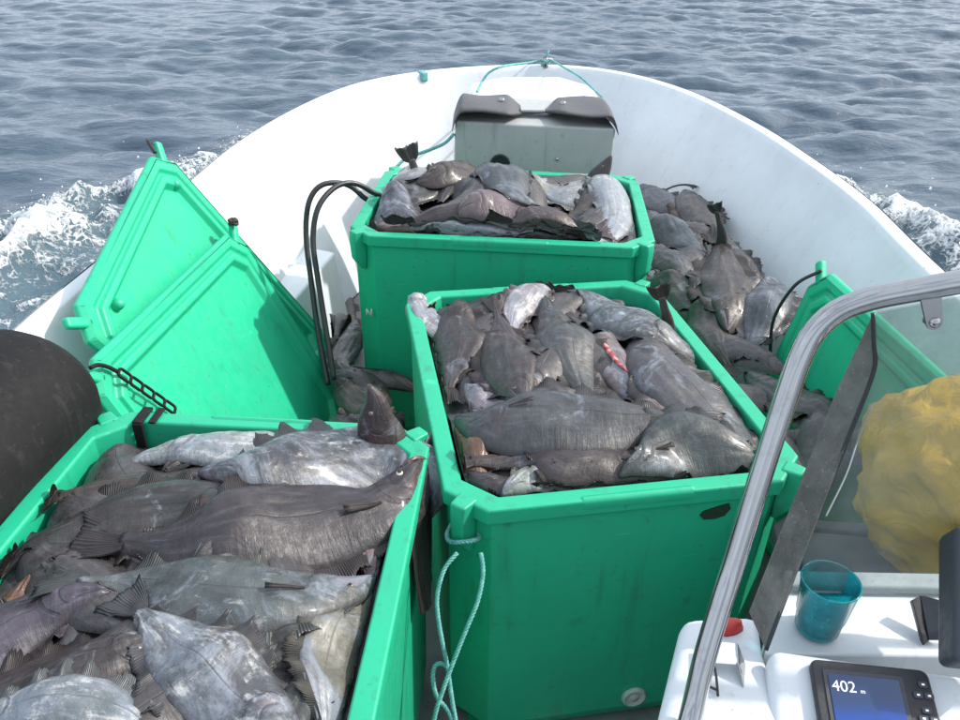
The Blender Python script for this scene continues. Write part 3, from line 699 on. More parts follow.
FISH = []
PAL = {'dark': (.0215, .0185, .0185), 'brown': (.032, .0225, .0205), 'slate': (.037, .0395, .044), 'blue': (.056, .063, .074), 'pale': (.12, .126, .134), 'white': (.20, .20, .20), 'olive': (.13, .135, .115), 'pink': (.115, .082, .078), 'amber': (.11, .052, .022), 'black': (.022, .021, .021)}
def fish(pts, wpx, col, pale, region, label, lifts=None, over=False, eye=None, mouth=None, ext=True, th=None, tail=True, pec=None, fins=1.0, jitter=.0, wreal=None, full=3.0, redgill=False):
    """pts: snout -> tail base as seen in the photo; laid down over whatever is already in the heap"""
    px = np.array([p[:2] for p in pts], float); zg = np.array([ZG[region]] * len(px))
    lf = lifts
    for it in range(3):
        P = np.array([at_z(a, b, z)[:2] for (a, b), z in zip(px, zg)])
        k = len(px) // 2
        tdir = px[min(k + 1, len(px) - 1)] - px[k - 1]; tdir /= np.linalg.norm(tdir); nn = np.array([-tdir[1], tdir[0]])
        wa = at_z(*(px[k] + nn * wpx / 2), zg[k])[:2]; wb = at_z(*(px[k] - nn * wpx / 2), zg[k])[:2]
        tw = P[min(k + 1, len(P) - 1)] - P[k - 1]; tw /= np.linalg.norm(tw); dv = wa - wb
        wid = abs(dv[0] * -tw[1] + dv[1] * tw[0]) if wreal is None else wreal
        wid = min(max(wid * (.90 if wreal is None else 1.), .06), .225)
        L = np.linalg.norm(np.diff(P, axis=0), axis=1).sum(); Q = P
        if region == 'B': full = min(full, 2.15)
        if ext and L < full * wid:
            e = (P[-1] - P[-2]); e /= np.linalg.norm(e) + 1e-9
            Q = np.vstack([P, P[-1] + e * (full * wid - L)])
        t_ = th or max(.024, min(.048, wid * .235))
        D = drape(Q, wid, region, t_, lf, over=over)
        # where along the fish each photo point sits
        frac = np.r_[0, np.cumsum(np.linalg.norm(np.diff(Q, axis=0), axis=1))]; frac /= frac[-1]
        zc = D['top'][:, 9]; zg = np.interp(frac[:len(px)], D['u'], zc)
    L = np.linalg.norm(np.diff(D['S'], axis=0), axis=1).sum()
    nu, nv = D['x'].shape
    root = empty('halibut', (D['S'][nu // 2][0], D['S'][nu // 2][1], D['bot'][nu // 2].mean()), label, 'fish', 'halibut heaped in the boat')
    c4 = (*[x * random.uniform(.85, 1.15) for x in PAL[col]], pale); f4 = (*[x * .62 for x in c4[:3]], 1)
    # body -------------------------------------------------------------
    V = np.concatenate([np.stack([D['x'], D['y'], D['top']], -1).reshape(-1, 3), np.stack([D['x'], D['y'], D['bot']], -1).reshape(-1, 3)])
    ii = np.arange(nu * nv).reshape(nu, nv); b = nu * nv
    Fq = [q for q in np.stack([ii[:-1, :-1], ii[:-1, 1:], ii[1:, 1:], ii[1:, :-1]], -1).reshape(-1, 4)] + [q + b for q in np.stack([ii[:-1, :-1], ii[1:, :-1], ii[1:, 1:], ii[:-1, 1:]], -1).reshape(-1, 4)]
    for i in range(nu - 1): Fq += [(ii[i, 0], ii[i + 1, 0], ii[i + 1, 0] + b, ii[i, 0] + b), (ii[i, -1], ii[i, -1] + b, ii[i + 1, -1] + b, ii[i + 1, -1])]
    for k in range(nv - 1): Fq += [(ii[0, k], ii[0, k] + b, ii[0, k + 1] + b, ii[0, k + 1]), (ii[-1, k], ii[-1, k + 1], ii[-1, k + 1] + b, ii[-1, k] + b)]
    UVv = np.stack(np.meshgrid(D['u'], (D['v'] + 1) / 2, indexing='ij'), -1).reshape(-1, 2); UVv = np.concatenate([UVv, UVv])
    def mk(name, V, Fq, uv, mat, colr):
        o = pmesh(name, V, Fq, mat, root); me = o.data; l = me.uv_layers.new(name='fuv')
        vi = np.empty(len(me.loops), np.int32); me.loops.foreach_get('vertex_index', vi); l.data.foreach_set('uv', np.asarray(uv)[vi].astype(np.float32).ravel()); o.color = colr; return o
    mk('body', V, Fq, UVv, M_fish, c4)
    # dorsal and anal fin fringes ----------------------------------------
    i0s = {1: int(.18 * nu), -1: int(.42 * nu)}; i1 = int(.95 * nu)
    splat_x, splat_y, splat_z = [D['x']], [D['y']], [D['top']]
    seed = random.random() * 100
    for sgn, nm in ((1, 'dorsal_fin'), (-1, 'anal_fin')):
        us = np.linspace(D['u'][i0s[sgn]], D['u'][i1], 90); m = len(us); nf = 4
        col_ = -1 if sgn > 0 else 0
        ex = np.interp(us, D['u'], D['x'][:, col_]); ey = np.interp(us, D['u'], D['y'][:, col_]); ez = np.interp(us, D['u'], D['base'][:, col_])
        Nx = np.interp(us, D['u'], D['N'][:, 0]) * sgn; Ny = np.interp(us, D['u'], D['N'][:, 1]) * sgn
        s_ = (us - us[0]) / (us[-1] - us[0]); fh = wid * (.13 if region == 'B' else .22) * fins * np.sin(np.pi * s_.clip(0, 1) ** .8) ** .6 * (1 + .18 * np.sin(us * 31 + seed) + .10 * np.sin(us * 83 + seed * 3)) + .004
        fh *= (1 + .10 * rng.normal(size=m)); fh = fh.clip(.003, .06)
        Vf, uvf = [], []
        for layer in (0, 1):
            for k in range(nf):
                t = k / (nf - 1)
                xx = ex + Nx * (fh * t - .008); yy = ey + Ny * (fh * t - .008)
                if not over: xx, yy, pu = clampxy(xx, yy, region)
                else: pu = np.zeros(m)
                zz = Hs(xx, yy) * (.30 * t) + ez * (1 - .30 * t); zz = np.minimum(zz, ez + .006)
                zz = zz + .004 + .010 * t * np.sin(us * 47 + seed) + pu * .12 + (.0012 * (1 - t * .6) if layer else -.0012 * (1 - t * .6))
                Vf.append(np.stack([xx, yy, zz], 1)); uvf.append(np.stack([us, np.full(m, t)], 1))
                if layer and k: splat_x.append(xx[:, None]); splat_y.append(yy[:, None]); splat_z.append(zz[:, None])
        Vf = np.concatenate(Vf); uvf = np.concatenate(uvf); I = np.arange(2 * nf * m).reshape(2, nf, m); Ff = []
        for i in range(m - 1):
            for k in range(nf - 1):
                Ff.append((I[1, k, i], I[1, k, i + 1], I[1, k + 1, i + 1], I[1, k + 1, i])); Ff.append((I[0, k, i], I[0, k + 1, i], I[0, k + 1, i + 1], I[0, k, i + 1]))
            Ff.append((I[0, -1, i], I[1, -1, i], I[1, -1, i + 1], I[0, -1, i + 1]))
        if fins > 0: mk(nm, Vf, Ff, uvf, M_fin, f4)
    # tail fin ------------------------------------------------------------
    if tail:
        tl = wid * .56; nr, nc = 9, 21
        e = D['S'][-1]; td = D['T'][-1]; nn = D['N'][-1]; hw = D['half'][-1]; zb = D['base'][-1].mean(); dz = (D['base'][-1].mean() - D['base'][-6].mean()) / (np.linalg.norm(D['S'][-1] - D['S'][-6]) + 1e-6)
        dz = np.clip(dz, -.4, .4)
        Vf, uvf = [], []
        hl = 1 / math.sqrt(1 + dz * dz)
        for layer in (0, 1):
            for r_ in range(nr):
                t = r_ / (nr - 1)
                for k in range(nc):
                    s = -1 + 2 * k / (nc - 1); sp_ = hw * (1 - t) + wid * .31 * t ** .8
                    ln = tl * t * (1 - .16 * (1 - s * s)) * (1 + (.05 * rng.normal() if r_ == nr - 1 and layer == 0 else 0)) - .012
                    xx = e[0] + td[0] * ln * hl + nn[0] * sp_ * s; yy = e[1] + td[1] * ln * hl + nn[1] * sp_ * s
                    if not over and dz < .5:
                        xa, ya, pu = clampxy(np.array([xx]), np.array([yy]), region); xx, yy, pu = xa[0], ya[0], pu[0]
                    else: pu = 0
                    zf = float(Hs(np.array([xx]), np.array([yy]))[0]); zl = zb + dz * ln * hl
                    zz = max(zf * t * .8 + zl * (1 - t * .8), zl - .03 * t) + pu * .7 if dz < .5 else zl
                    zz += .004 + .005 * t * math.sin(s * 7 + seed) + (1 - s * s) * .004 + (.0016 if layer else -.0016) * (1 - .7 * t)
                    Vf.append((xx, yy, zz)); uvf.append((.5 + s * .1 * .6, t))
        I = np.arange(2 * nr * nc).reshape(2, nr, nc); Ff = []
        for r_ in range(nr - 1):
            for k in range(nc - 1):
                Ff.append((I[1, r_, k], I[1, r_, k + 1], I[1, r_ + 1, k + 1], I[1, r_ + 1, k])); Ff.append((I[0, r_, k], I[0, r_ + 1, k], I[0, r_ + 1, k + 1], I[0, r_, k + 1]))
        for k in range(nc - 1): Ff.append((I[0, -1, k], I[1, -1, k], I[1, -1, k + 1], I[0, -1, k + 1]))
        mk('tail_fin', Vf, Ff, uvf, M_fin, f4)
        Vt = np.array(Vf[nr * nc:]); 
        if dz < .5: splat_x.append(Vt[:, 0:1]); splat_y.append(Vt[:, 1:2]); splat_z.append(Vt[:, 2:3])
    def on_body(uu, vv, up=0.):
        iu = max(uu, 0.) ** .8 * (nu - 1); i = int(min(iu, nu - 2)); a = iu - i; kv = (vv + 1) / 2 * (nv - 1); k = int(min(kv, nv - 2)); c_ = kv - k
        f = lambda A: (A[i, k] * (1 - a) + A[i + 1, k] * a) * (1 - c_) + (A[i, k + 1] * (1 - a) + A[i + 1, k + 1] * a) * c_
        return np.array([f(D['x']), f(D['y']), f(D['top']) + up])
    # pectoral fin lying on the flank -------------------------------------
    if pec is not None:
        rows, Vf, uvf = 6, [], []
        for layer in (0, 1):
            for r_ in range(rows):
                t = r_ / (rows - 1)
                for k in range(7):
                    s = k / 6 - .5; q = on_body(.27 + .11 * t, pec + s * (.05 + .11 * t) , .003 + .010 * t * (1 + .3 * math.sin(s * 12)) + (.001 if layer else -.001)); Vf.append(q); uvf.append((.5 + s * .05, t))
        I = np.arange(2 * rows * 7).reshape(2, rows, 7); Ff = []
        for r_ in range(rows - 1):
            for k in range(6): Ff += [(I[1, r_, k], I[1, r_, k + 1], I[1, r_ + 1, k + 1], I[1, r_ + 1, k]), (I[0, r_, k], I[0, r_ + 1, k], I[0, r_ + 1, k + 1], I[0, r_, k + 1])]
        for k in range(6): Ff.append((I[0, -1, k], I[1, -1, k], I[1, -1, k + 1], I[0, -1, k + 1]))
        mk('pectoral_fin', Vf, Ff, uvf, M_fin, (.022, .018, .018, 1))
    if eye is not None:
        q = on_body(.13, eye, .0003); rr = wid * (.030 if mouth else .026)
        V_, F_ = lathe_vf([(rr * 1.25, -.003), (rr * 1.15, rr * .35), (rr * .8, rr * .62), (rr * .4, rr * .75), (.0001, rr * .78)], 16, q); eo = pmesh('eye', V_, F_, M_iris if mouth else M_dull, root)
        V_, F_ = lathe_vf([(rr * .80, rr * .45), (rr * .72, rr * .80), (rr * .4, rr * .92), (.0001, rr * .95)], 14, q)
        pmesh('pupil', V_, F_, M_lens, eo)
    if mouth is not None:
        for sgn in (1, -1):
            cv = [on_body(t, mouth * (.15 + t * 5.0) + sgn * (.055 if t > .0 else .02) * (1 - t * 5), .0015) for t in np.linspace(.0, .095, 9)]
            V_, F_ = tube_vf(catmull(cv, 20), np.interp(np.linspace(0, 1, 20), [0, .5, 1], [.0035, .0045, .002]) * min(1., wid / .2), 8); pmesh('jaw', V_, F_, M_lip, root)
    if redgill:
        cv = [on_body(.27 + .3 * t, -.55 + .5 * t, .001) for t in np.linspace(0, 1, 8)]
        V_, F_ = tube_vf(catmull(cv, 24), np.interp(np.linspace(0, 1, 24), [0, .3, .7, 1], [.003, .009, .007, .002]), 8); pmesh('wound', V_, F_, M_flesh, root)
    FISH.append(root)
    if lifts is not None: return root                    # a fish standing on end does not carry the others
    for a, b_, c_ in zip(splat_x, splat_y, splat_z): splat(a, b_, c_)
    # fill raster gaps of the body
    for f in (.33, .66):
        xm = D['x'][:-1] * (1 - f) + D['x'][1:] * f; ym = D['y'][:-1] * (1 - f) + D['y'][1:] * f; zm = D['top'][:-1] * (1 - f) + D['top'][1:] * f
        splat(xm, ym, zm)
        splat(xm[:, :-1] * .5 + xm[:, 1:] * .5, ym[:, :-1] * .5 + ym[:, 1:] * .5, zm[:, :-1] * .5 + zm[:, 1:] * .5)
    return root

def standing(pts, wpx, col, pale, region, label, part, lean=.25):
    """a head or tail that pokes up out of the heap; pts run from its tip down into the pile"""
    b = at_z(*pts[-1], ZG[region]); y0 = b[1]
    P = np.array([at_y(u_, v_, y0) for u_, v_ in pts]); P[:, 1] += lean * (P[:, 2] - P[-1, 2]) * .3
    P = np.vstack([P, P[-1] + [0, 0, -.13]])
    wid = wpx / FPX * float(np.dot(P[0] - _O, _F)); nu, nv = 40, 17
    S = catmull(P, nu); T = np.gradient(S, axis=0); T /= np.linalg.norm(T, axis=1)[:, None]
    view = _O - S; view /= np.linalg.norm(view, axis=1)[:, None]; N = np.cross(T, view); N /= np.linalg.norm(N, axis=1)[:, None]; B = np.cross(N, T)
    t = np.linspace(0, 1, nu); v = np.linspace(-1, 1, nv)
    uf = t * .5 if part == 'head' else 1 - t * .26
    half = np.interp(uf, UW, WW) * wid / 2 * (1.05 if part == 'head' else 1.5); th = np.interp(uf, UTh, TTh) * wid * (.22 if part == 'head' else .3)
    prof = (1 - np.abs(v) ** 2.2).clip(0, 1) ** .7
    root = empty('halibut', S[-1], label, 'fish', 'halibut heaped in the boat')
    c4 = (*[q * random.uniform(.85, 1.15) for q in PAL[col]], pale); f4 = (*[q * .62 for q in c4[:3]], 1)
    def mk(name, V, Fq, uv, mat, colr):
        o = pmesh(name, V, Fq, mat, root); me = o.data; l = me.uv_layers.new(name='fuv')
        vi = np.empty(len(me.loops), np.int32); me.loops.foreach_get('vertex_index', vi); l.data.foreach_set('uv', np.asarray(uv)[vi].astype(np.float32).ravel()); o.color = colr; return o
    V, uv = [], []
    for sg in (1, -1):
        Q = S[:, None] + N[:, None] * (half[:, None] * v)[..., None] + B[:, None] * (sg * (th[:, None] * prof * (1. if sg > 0 else .6) + .001))[..., None]
        V.append(Q.reshape(-1, 3)); uv.append(np.stack(np.meshgrid(uf, (v + 1) / 2, indexing='ij'), -1).reshape(-1, 2))
    V = np.concatenate(V); uv = np.concatenate(uv); I = np.arange(2 * nu * nv).reshape(2, nu, nv); Fq = []
    for i_ in range(nu - 1):
        for k in range(nv - 1): Fq += [(I[0, i_, k], I[0, i_, k + 1], I[0, i_ + 1, k + 1], I[0, i_ + 1, k]), (I[1, i_, k], I[1, i_ + 1, k], I[1, i_ + 1, k + 1], I[1, i_, k + 1])]
        for k in (0, -1): Fq.append((I[0, i_, k], I[0, i_ + 1, k], I[1, i_ + 1, k], I[1, i_, k]))
    for k in range(nv - 1): Fq += [(I[0, 0, k], I[1, 0, k], I[1, 0, k + 1], I[0, 0, k + 1]), (I[0, -1, k], I[0, -1, k + 1], I[1, -1, k + 1], I[1, -1, k])]
    mk('body', V, Fq, uv, M_fish, c4)
    if part == 'tail':
        nr, nc = 8, 21; Vf, uvf = [], []; tl = wid * .62
        for layer in (0, 1):
            for r_ in range(nr):
                q = r_ / (nr - 1)
                for k in range(nc):
                    sx = -1 + 2 * k / (nc - 1); hw = half[0] * (1 - q) + wid * .44 * q ** .6
                    ln = tl * q * (1 - .07 * (1 - sx * sx)) * (1 + (.05 * rng.normal() if r_ == nr - 1 and not layer else 0)) - .01
                    Vf.append(S[0] - T[0] * ln + N[0] * hw * sx + B[0] * (.006 * q * math.sin(sx * 6) + (.0016 if layer else -.0016) * (1 - .7 * q))); uvf.append((.5 + sx * .06, q))
        I = np.arange(2 * nr * nc).reshape(2, nr, nc); Ff = []
        for r_ in range(nr - 1):
            for k in range(nc - 1): Ff += [(I[1, r_, k], I[1, r_, k + 1], I[1, r_ + 1, k + 1], I[1, r_ + 1, k]), (I[0, r_, k], I[0, r_ + 1, k], I[0, r_ + 1, k + 1], I[0, r_, k + 1])]
        for k in range(nc - 1): Ff.append((I[0, -1, k], I[1, -1, k], I[1, -1, k + 1], I[0, -1, k + 1]))
        mk('tail_fin', Vf, Ff, uvf, M_fin, f4)
    else:
        q = S[8] + N[8] * half[8] * .35 + B[8] * (th[8] * .9); rr = wid * .034
        V_, F_ = lathe_vf([(rr * 1.2, -.004), (rr * 1.1, rr * .35), (rr * .7, rr * .6), (.0001, rr * .7)], 14, q, B[8]); pmesh('eye', V_, F_, M_dull, root)
    return root

def heap(region, n, seed, c, span, ang=0.):
    """fish lying deeper in the heap, joined: nobody could count them"""
    r = np.random.default_rng(seed); parts = []
    for _ in range(n):
        lx, ly = r.uniform(-1, 1, 2) * np.array(span); ca, sa = math.cos(ang), math.sin(ang)
        q = np.array([c[0] + lx * ca - ly * sa, c[1] + lx * sa + ly * ca]); a = r.uniform(0, 2 * math.pi); L = r.uniform(.42, .52); d = np.array([math.cos(a), math.sin(a)])
        b = np.array([-d[1], d[0]]) * r.uniform(-.05, .05)
        D = drape([q - d * L / 2, q + b, q + d * L / 2], L * .34, region, .045, nu=40, nv=13)
        nu, nv = D['x'].shape; ii = np.arange(nu * nv).reshape(nu, nv)
        parts.append((np.stack([D['x'], D['y'], D['top']], -1).reshape(-1, 3).tolist(), [tuple(f) for f in np.stack([ii[:-1, :-1], ii[:-1, 1:], ii[1:, 1:], ii[1:, :-1]], -1).reshape(-1, 4)]))
        splat(D['x'], D['y'], D['top'])
    if region in TUBS:                                         # the mass between them
        c_, a_, wx_, wy_, zr_, fl_ = TUBS[region]; gu, gv = 40, 13
        lx, ly = np.meshgrid(np.linspace(-wx_ / 2 + TT + .012, wx_ / 2 - TT - .012, gu), np.linspace(-wy_ / 2 + TT + .012, wy_ / 2 - TT - .012, gv), indexing='ij')
        k_ = (np.abs(lx) + np.abs(ly) - (wx_ / 2 + wy_ / 2 - 2 * TT - CH)).clip(0) / 2; lx = lx - np.sign(lx) * k_; ly = ly - np.sign(ly) * k_
        gx_ = c_[0] + lx * math.cos(a_) - ly * math.sin(a_); gy_ = c_[1] + lx * math.sin(a_) + ly * math.cos(a_)
        gz_ = zr_ + fl_ - .005 + .05 * np.clip(1 - (lx / (wx_ / 2)) ** 2, 0, 1) * np.clip(1 - (ly / (wy_ / 2)) ** 2, 0, 1) + .012 * fbm(gx_, gy_, 14., 5, 3); ii = np.arange(gu * gv).reshape(gu, gv)
        parts.append((np.stack([gx_, gy_, gz_], -1).reshape(-1, 3).tolist(), [tuple(f) for f in np.stack([ii[:-1, :-1], ii[:-1, 1:], ii[1:, 1:], ii[1:, :-1]], -1).reshape(-1, 4)]))
        n += 1
    V, F = merge(parts); o = pmesh('fish_heap', V, F, M_fish); o.color = (.04, .036, .037, .1); tag(o, kind='stuff')
    me = o.data; l = me.uv_layers.new(name='fuv'); nu, nv = 40, 13
    uv = np.tile(np.stack(np.meshgrid(np.linspace(0, 1, nu), np.linspace(0, 1, nv), indexing='ij'), -1).reshape(-1, 2), (n, 1))
    vi = np.empty(len(me.loops), np.int32); me.loops.foreach_get('vertex_index', vi); l.data.foreach_set('uv', uv[vi].astype(np.float32).ravel())
heap('A', 16, 1, cA, (TD / 2 - .12, TW / 2 - .12), aa)
heap('C', 14, 2, (.26, 1.921), (TD / 2 - .12, TW / 2 - .12), .177)
heap('B', 14, 3, (.092, 3.076), (TW / 2 - .12, TD / 2 - .12), -.074)
heap('R', 18, 4, (.98, 2.75), (.2, 1.0), .0)
heap('L', 8, 5, (-.38, 2.35), (.1, .4), 0.)

f = fish
# --- nearest tub (bottom of the pile first)
f([(30, 575), (15, 590), (0, 610)], 40, 'amber', .1, 'A', 'golden brown fish end against the left wall of the nearest tub', ext=True)
f([(270, 485), (210, 478), (130, 478), (60, 498)], 46, 'brown', .05, 'A', 'dark brown halibut half buried along the left wall of the nearest tub', eye=0.3)
f([(262, 512), (190, 498), (120, 505), (60, 527), (12, 548)], 62, 'dark', .12, 'A', 'dark halibut under the fish with the bright eye, tail at the tub wall', eye=-0.3)
f([(360, 620), (320, 628), (270, 640), (220, 655)], 56, 'dark', .05, 'A', 'dark halibut in the gap below the blue-grey fish of the nearest tub')
f([(318, 660), (300, 690), (270, 725), (240, 760)], 60, 'slate', .3, 'A', 'bluish halibut mostly hidden beside the pale olive one')
f([(110, 590), (60, 592), (20, 612), (-25, 640)], 64, 'slate', .25, 'A', 'grey halibut bent over near the left edge, under the blue-grey one')
f([(180, 642), (110, 645), (40, 668), (-25, 695)], 72, 'brown', .18, 'A', 'purplish brown halibut lying left of the large foreground fish')
f([(-40, 722), (40, 700), (110, 706), (170, 745)], 74, 'pale', .75, 'A', 'white mottled halibut cut by the bottom left corner')
f([(385, 505), (377, 545), (368, 585)], 36, 'pink', .3, 'A', 'pinkish fish squeezed behind the head with the bright eye')
f([(378, 590), (352, 630), (337, 680), (322, 745)], 62, 'olive', .55, 'A', 'pale olive halibut on edge along the right wall of the nearest tub', ext=True, fins=1.3)
f([(345, 415), (290, 424), (225, 442), (172, 470)], 42, 'dark', .1, 'A', 'dark halibut at the back rim behind the pale one', fins=1.6)
f([(126, 462), (165, 445), (215, 430), (275, 428)], 56, 'white', .8, 'A', 'silver white halibut belly in the back left corner of the nearest tub')
standing([(368, 388), (375, 404), (377, 425), (386, 455)], 66, 'brown', .12, 'A', 'dark halibut with its pointed head sticking up above the back rim', 'head')
f([(198, 472), (250, 456), (310, 447), (370, 445), (412, 455), (436, 474), (440, 505)], 72, 'slate', .62, 'A', 'long pale grey halibut hanging its end over the right rim of the nearest tub', over=True, ext=False, tail=False)
f([(427, 480), (385, 493), (335, 509), (270, 518), (190, 531), (120, 543)], 78, 'dark', .06, 'A', 'dark halibut with a bright round eye and open jaw at the right rim', eye=-.30, mouth=-1., pec=.25, over=True, ext=False, fins=.8)
f([(384, 576), (335, 582), (270, 585), (200, 583), (135, 577), (80, 578)], 88, 'blue', .52, 'A', 'big blue-grey halibut lying across the middle of the nearest tub', eye=0.32, pec=.15, ext=False)
f([(305, 745), (255, 702), (213, 668), (172, 635), (137, 608)], 112, 'blue', .72, 'A', 'large pale blue halibut in the foreground with its brown tail fanned left', ext=False)
# --- middle tub
f([(408, 297), (426, 308), (450, 328), (480, 350)], 30, 'white', .9, 'C', 'white pointed snout poking over the back left corner of the middle tub', lifts=[.012, .0, 0, 0], over=True, fins=0)
f([(452, 428), (466, 446), (476, 472), (484, 500)], 34, 'amber', .1, 'C', 'brown edged fish against the left wall of the middle tub')
f([(468, 470), (486, 484), (505, 502)], 40, 'dark', .1, 'C', 'dark fish tucked into the front left corner of the middle tub')
f([(545, 289), (520, 289), (493, 293), (465, 299)], 30, 'dark', .15, 'C', 'dark halibut across the back rim of the middle tub', fins=.7)
f([(545, 283), (525, 296), (514, 315), (510, 335)], 36, 'white', .85, 'C', 'white slimy halibut at the back rim between two dark ones')
f([(465, 384), (482, 392), (505, 400)], 28, 'white', .7, 'C', 'small silver patch of fish showing between the two brown upright ones')
f([(600, 332), (620, 358), (642, 388), (670, 420)], 42, 'pink', .65, 'C', 'pinkish white halibut with a long red gash', redgill=True)
f([(525, 408), (520, 388), (512, 362), (504, 335), (496, 313)], 64, 'brown', .12, 'C', 'brown halibut lying head down, second from the left wall of the middle tub', eye=0.3)
f([(460, 300), (453, 330), (451, 360), (449, 388)], 62, 'brown', .10, 'C', 'brown halibut at the left wall whose squared tail overhangs the rim', fins=1.7, ext=False)
f([(545, 297), (560, 320), (571, 348), (580, 378), (592, 402)], 66, 'slate', .28, 'C', 'grey halibut pointing at the back rim, right of the brown upright pair', eye=-0.3, pec=.4)
f([(752, 436), (740, 404), (726, 378), (705, 354)], 44, 'amber', .25, 'C', 'amber brown halibut curling up the right wall of the middle tub')
f([(635, 332), (665, 360), (694, 390), (716, 415), (738, 440)], 66, 'slate', .32, 'C', 'slate halibut lying diagonally beside the one with the gash', eye=0.3, fins=1.2)
standing([(662, 298), (664, 306), (668, 328)], 28, 'brown', .12, 'C', 'brown fish tail standing up at the back right corner of the middle tub', 'tail')
f([(702, 352), (680, 338), (642, 319), (602, 300), (568, 287)], 50, 'blue', .66, 'C', 'pale blue halibut along the back right rim of the middle tub', ext=False, fins=.6)
f([(505, 500), (535, 479), (572, 488)], 46, 'white', .72, 'C', 'silver mottled halibut at the front rim under the sinuous brown one', fins=1.3)
f([(690, 484), (635, 480), (585, 464), (540, 449), (500, 457), (470, 458)], 44, 'brown', .08, 'C', 'sinuous dark brown halibut with its thin tail at the left wall', ext=False, fins=.6)
f([(455, 417), (500, 411), (550, 411), (610, 420), (650, 428), (682, 432)], 64, 'slate', .20, 'C', 'dark blue-grey halibut lying straight across the middle tub', eye=0.3, pec=.2, ext=False)
f([(621, 474), (662, 470), (705, 463), (748, 460), (785, 468)], 52, 'slate', .16, 'C', 'blue-black halibut head at the front right corner of the middle tub', eye=0.3, pec=-.2, ext=False)
# --- forward tub
f([(500, 232), (515, 240), (535, 246)], 20, 'dark', .05, 'B', 'dark strip of fish at the front rim of the forward tub')
f([(383, 188), (402, 187), (425, 190)], 24, 'slate', .35, 'B', 'small blue-grey fish at the left wall under the raised tail')
f([(374, 198), (397, 208), (425, 224)], 30, 'blue', .55, 'B', 'pale blue halibut head against the left wall of the forward tub')
f([(410, 243), (392, 238), (376, 231)], 20, 'pink', .3, 'B', 'brown pink fish with fanned tail in the front left corner of the forward tub')
f([(400, 242), (450, 240), (505, 247)], 26, 'white', .8, 'B', 'white bellied halibut along the front rim of the forward tub')
f([(590, 171), (566, 175), (540, 184)], 18, 'white', .6, 'B', 'small pale halibut at the back rim of the forward tub')
f([(612, 189), (577, 193), (545, 187)], 32, 'white', .65, 'B', 'silver halibut right of the big slate one in the forward tub')
f([(622, 193), (592, 204), (565, 217)], 22, 'brown', .1, 'B', 'narrow brown halibut running under the silver one in the forward tub')
f([(386, 169), (405, 170), (424, 168), (445, 160)], 26, 'white', .6, 'B', 'pale halibut at the back left corner of the forward tub')
standing([(411, 160), (414, 168), (420, 185)], 28, 'slate', .35, 'B', 'small fish tail standing upright at the back left corner of the forward tub', 'tail')
f([(417, 192), (440, 178), (466, 166), (495, 158)], 36, 'brown', .12, 'B', 'large brown halibut at the back left of the forward tub', eye=0.3, ext=True)
f([(494, 184), (470, 198), (447, 211), (422, 227), (400, 240)], 38, 'brown', .16, 'B', 'brown halibut running diagonally to the front left of the forward tub', ext=False)
f([(625, 172), (629, 195), (616, 222), (596, 248)], 44, 'white', .75, 'B', 'silver white halibut along the right wall of the forward tub')
standing([(612, 156), (606, 166), (596, 184)], 30, 'black', .0, 'B', 'black fish snout standing up at the back right rim of the forward tub', 'head')
f([(455, 222), (490, 214), (525, 217), (550, 224)], 30, 'pink', .18, 'B', 'reddish brown halibut in the centre front of the forward tub')
f([(584, 236), (560, 232), (530, 238)], 36, 'brown', .12, 'B', 'rounded brown halibut bending over the front rim of the forward tub', redgill=False)
f([(490, 160), (508, 180), (530, 195), (560, 213)], 46, 'slate', .36, 'B', 'big slate grey halibut in the middle of the forward tub', ext=False, fins=.4)
# --- loose on the deck, starboard
f([(745, 372), (770, 378), (800, 395)], 34, 'slate', .25, 'R', 'grey fish by the foot of the leaning right hand lid')
f([(655, 275), (680, 290), (705, 305)], 32, 'brown', .08, 'R', 'brown halibut close to the right wall of the forward tub')
f([(698, 298), (712, 328), (730, 362)], 42, 'brown', .12, 'R', 'brown purple halibut along the right wall of the middle tub')
f([(640, 185), (665, 198), (692, 216)], 32, 'slate', .22, 'R', 'grey halibut next to the back right corner of the forward tub')
f([(612, 166), (650, 170), (690, 186)], 20, 'black', .15, 'R', 'long dark halibut farthest forward against the starboard hull', ext=False, fins=.5)
f([(684, 190), (700, 208), (716, 230)], 40, 'brown', .10, 'R', 'round brown halibut high on the starboard deck heap', eye=-0.3)
f([(648, 234), (672, 256), (699, 276)], 30, 'slate', .30, 'R', 'blue-grey halibut lying nearest the forward tub on the deck heap', ext=False)
f([(646, 212), (676, 230), (706, 256)], 28, 'blue', .32, 'R', 'pale slate halibut lying parallel above the darker one on the deck heap', ext=False)
f([(712, 224), (738, 250), (766, 278)], 24, 'black', .2, 'R', 'slim dark halibut pressed along the starboard hull', ext=False)
f([(728, 330), (731, 300), (725, 270), (717, 240)], 58, 'brown', .06, 'R', 'broad brown halibut in the middle of the starboard deck heap', eye=0.3, ext=False, fins=1.2)
f([(776, 280), (766, 310), (750, 348)], 54, 'blue', .45, 'R', 'bluish grey halibut between the hull and the leaning right hand lid')
standing([(717, 212), (719, 220), (722, 238)], 18, 'black', .0, 'R', 'thin black tail sticking up from the starboard deck heap', 'tail')
# --- loose on the deck, port
f([(345, 278), (342, 305), (336, 338)], 30, 'brown', .05, 'L', 'dark brown halibut behind the black hoses beside the forward tub')
f([(356, 318), (348, 352), (350, 385)], 34, 'dark', .15, 'L', 'dark halibut on the deck below the left corner of the forward tub')
f([(334, 375), (350, 392), (372, 405)], 30, 'brown', .12, 'L', 'brown halibut on the deck in the gap behind the nearest tub')

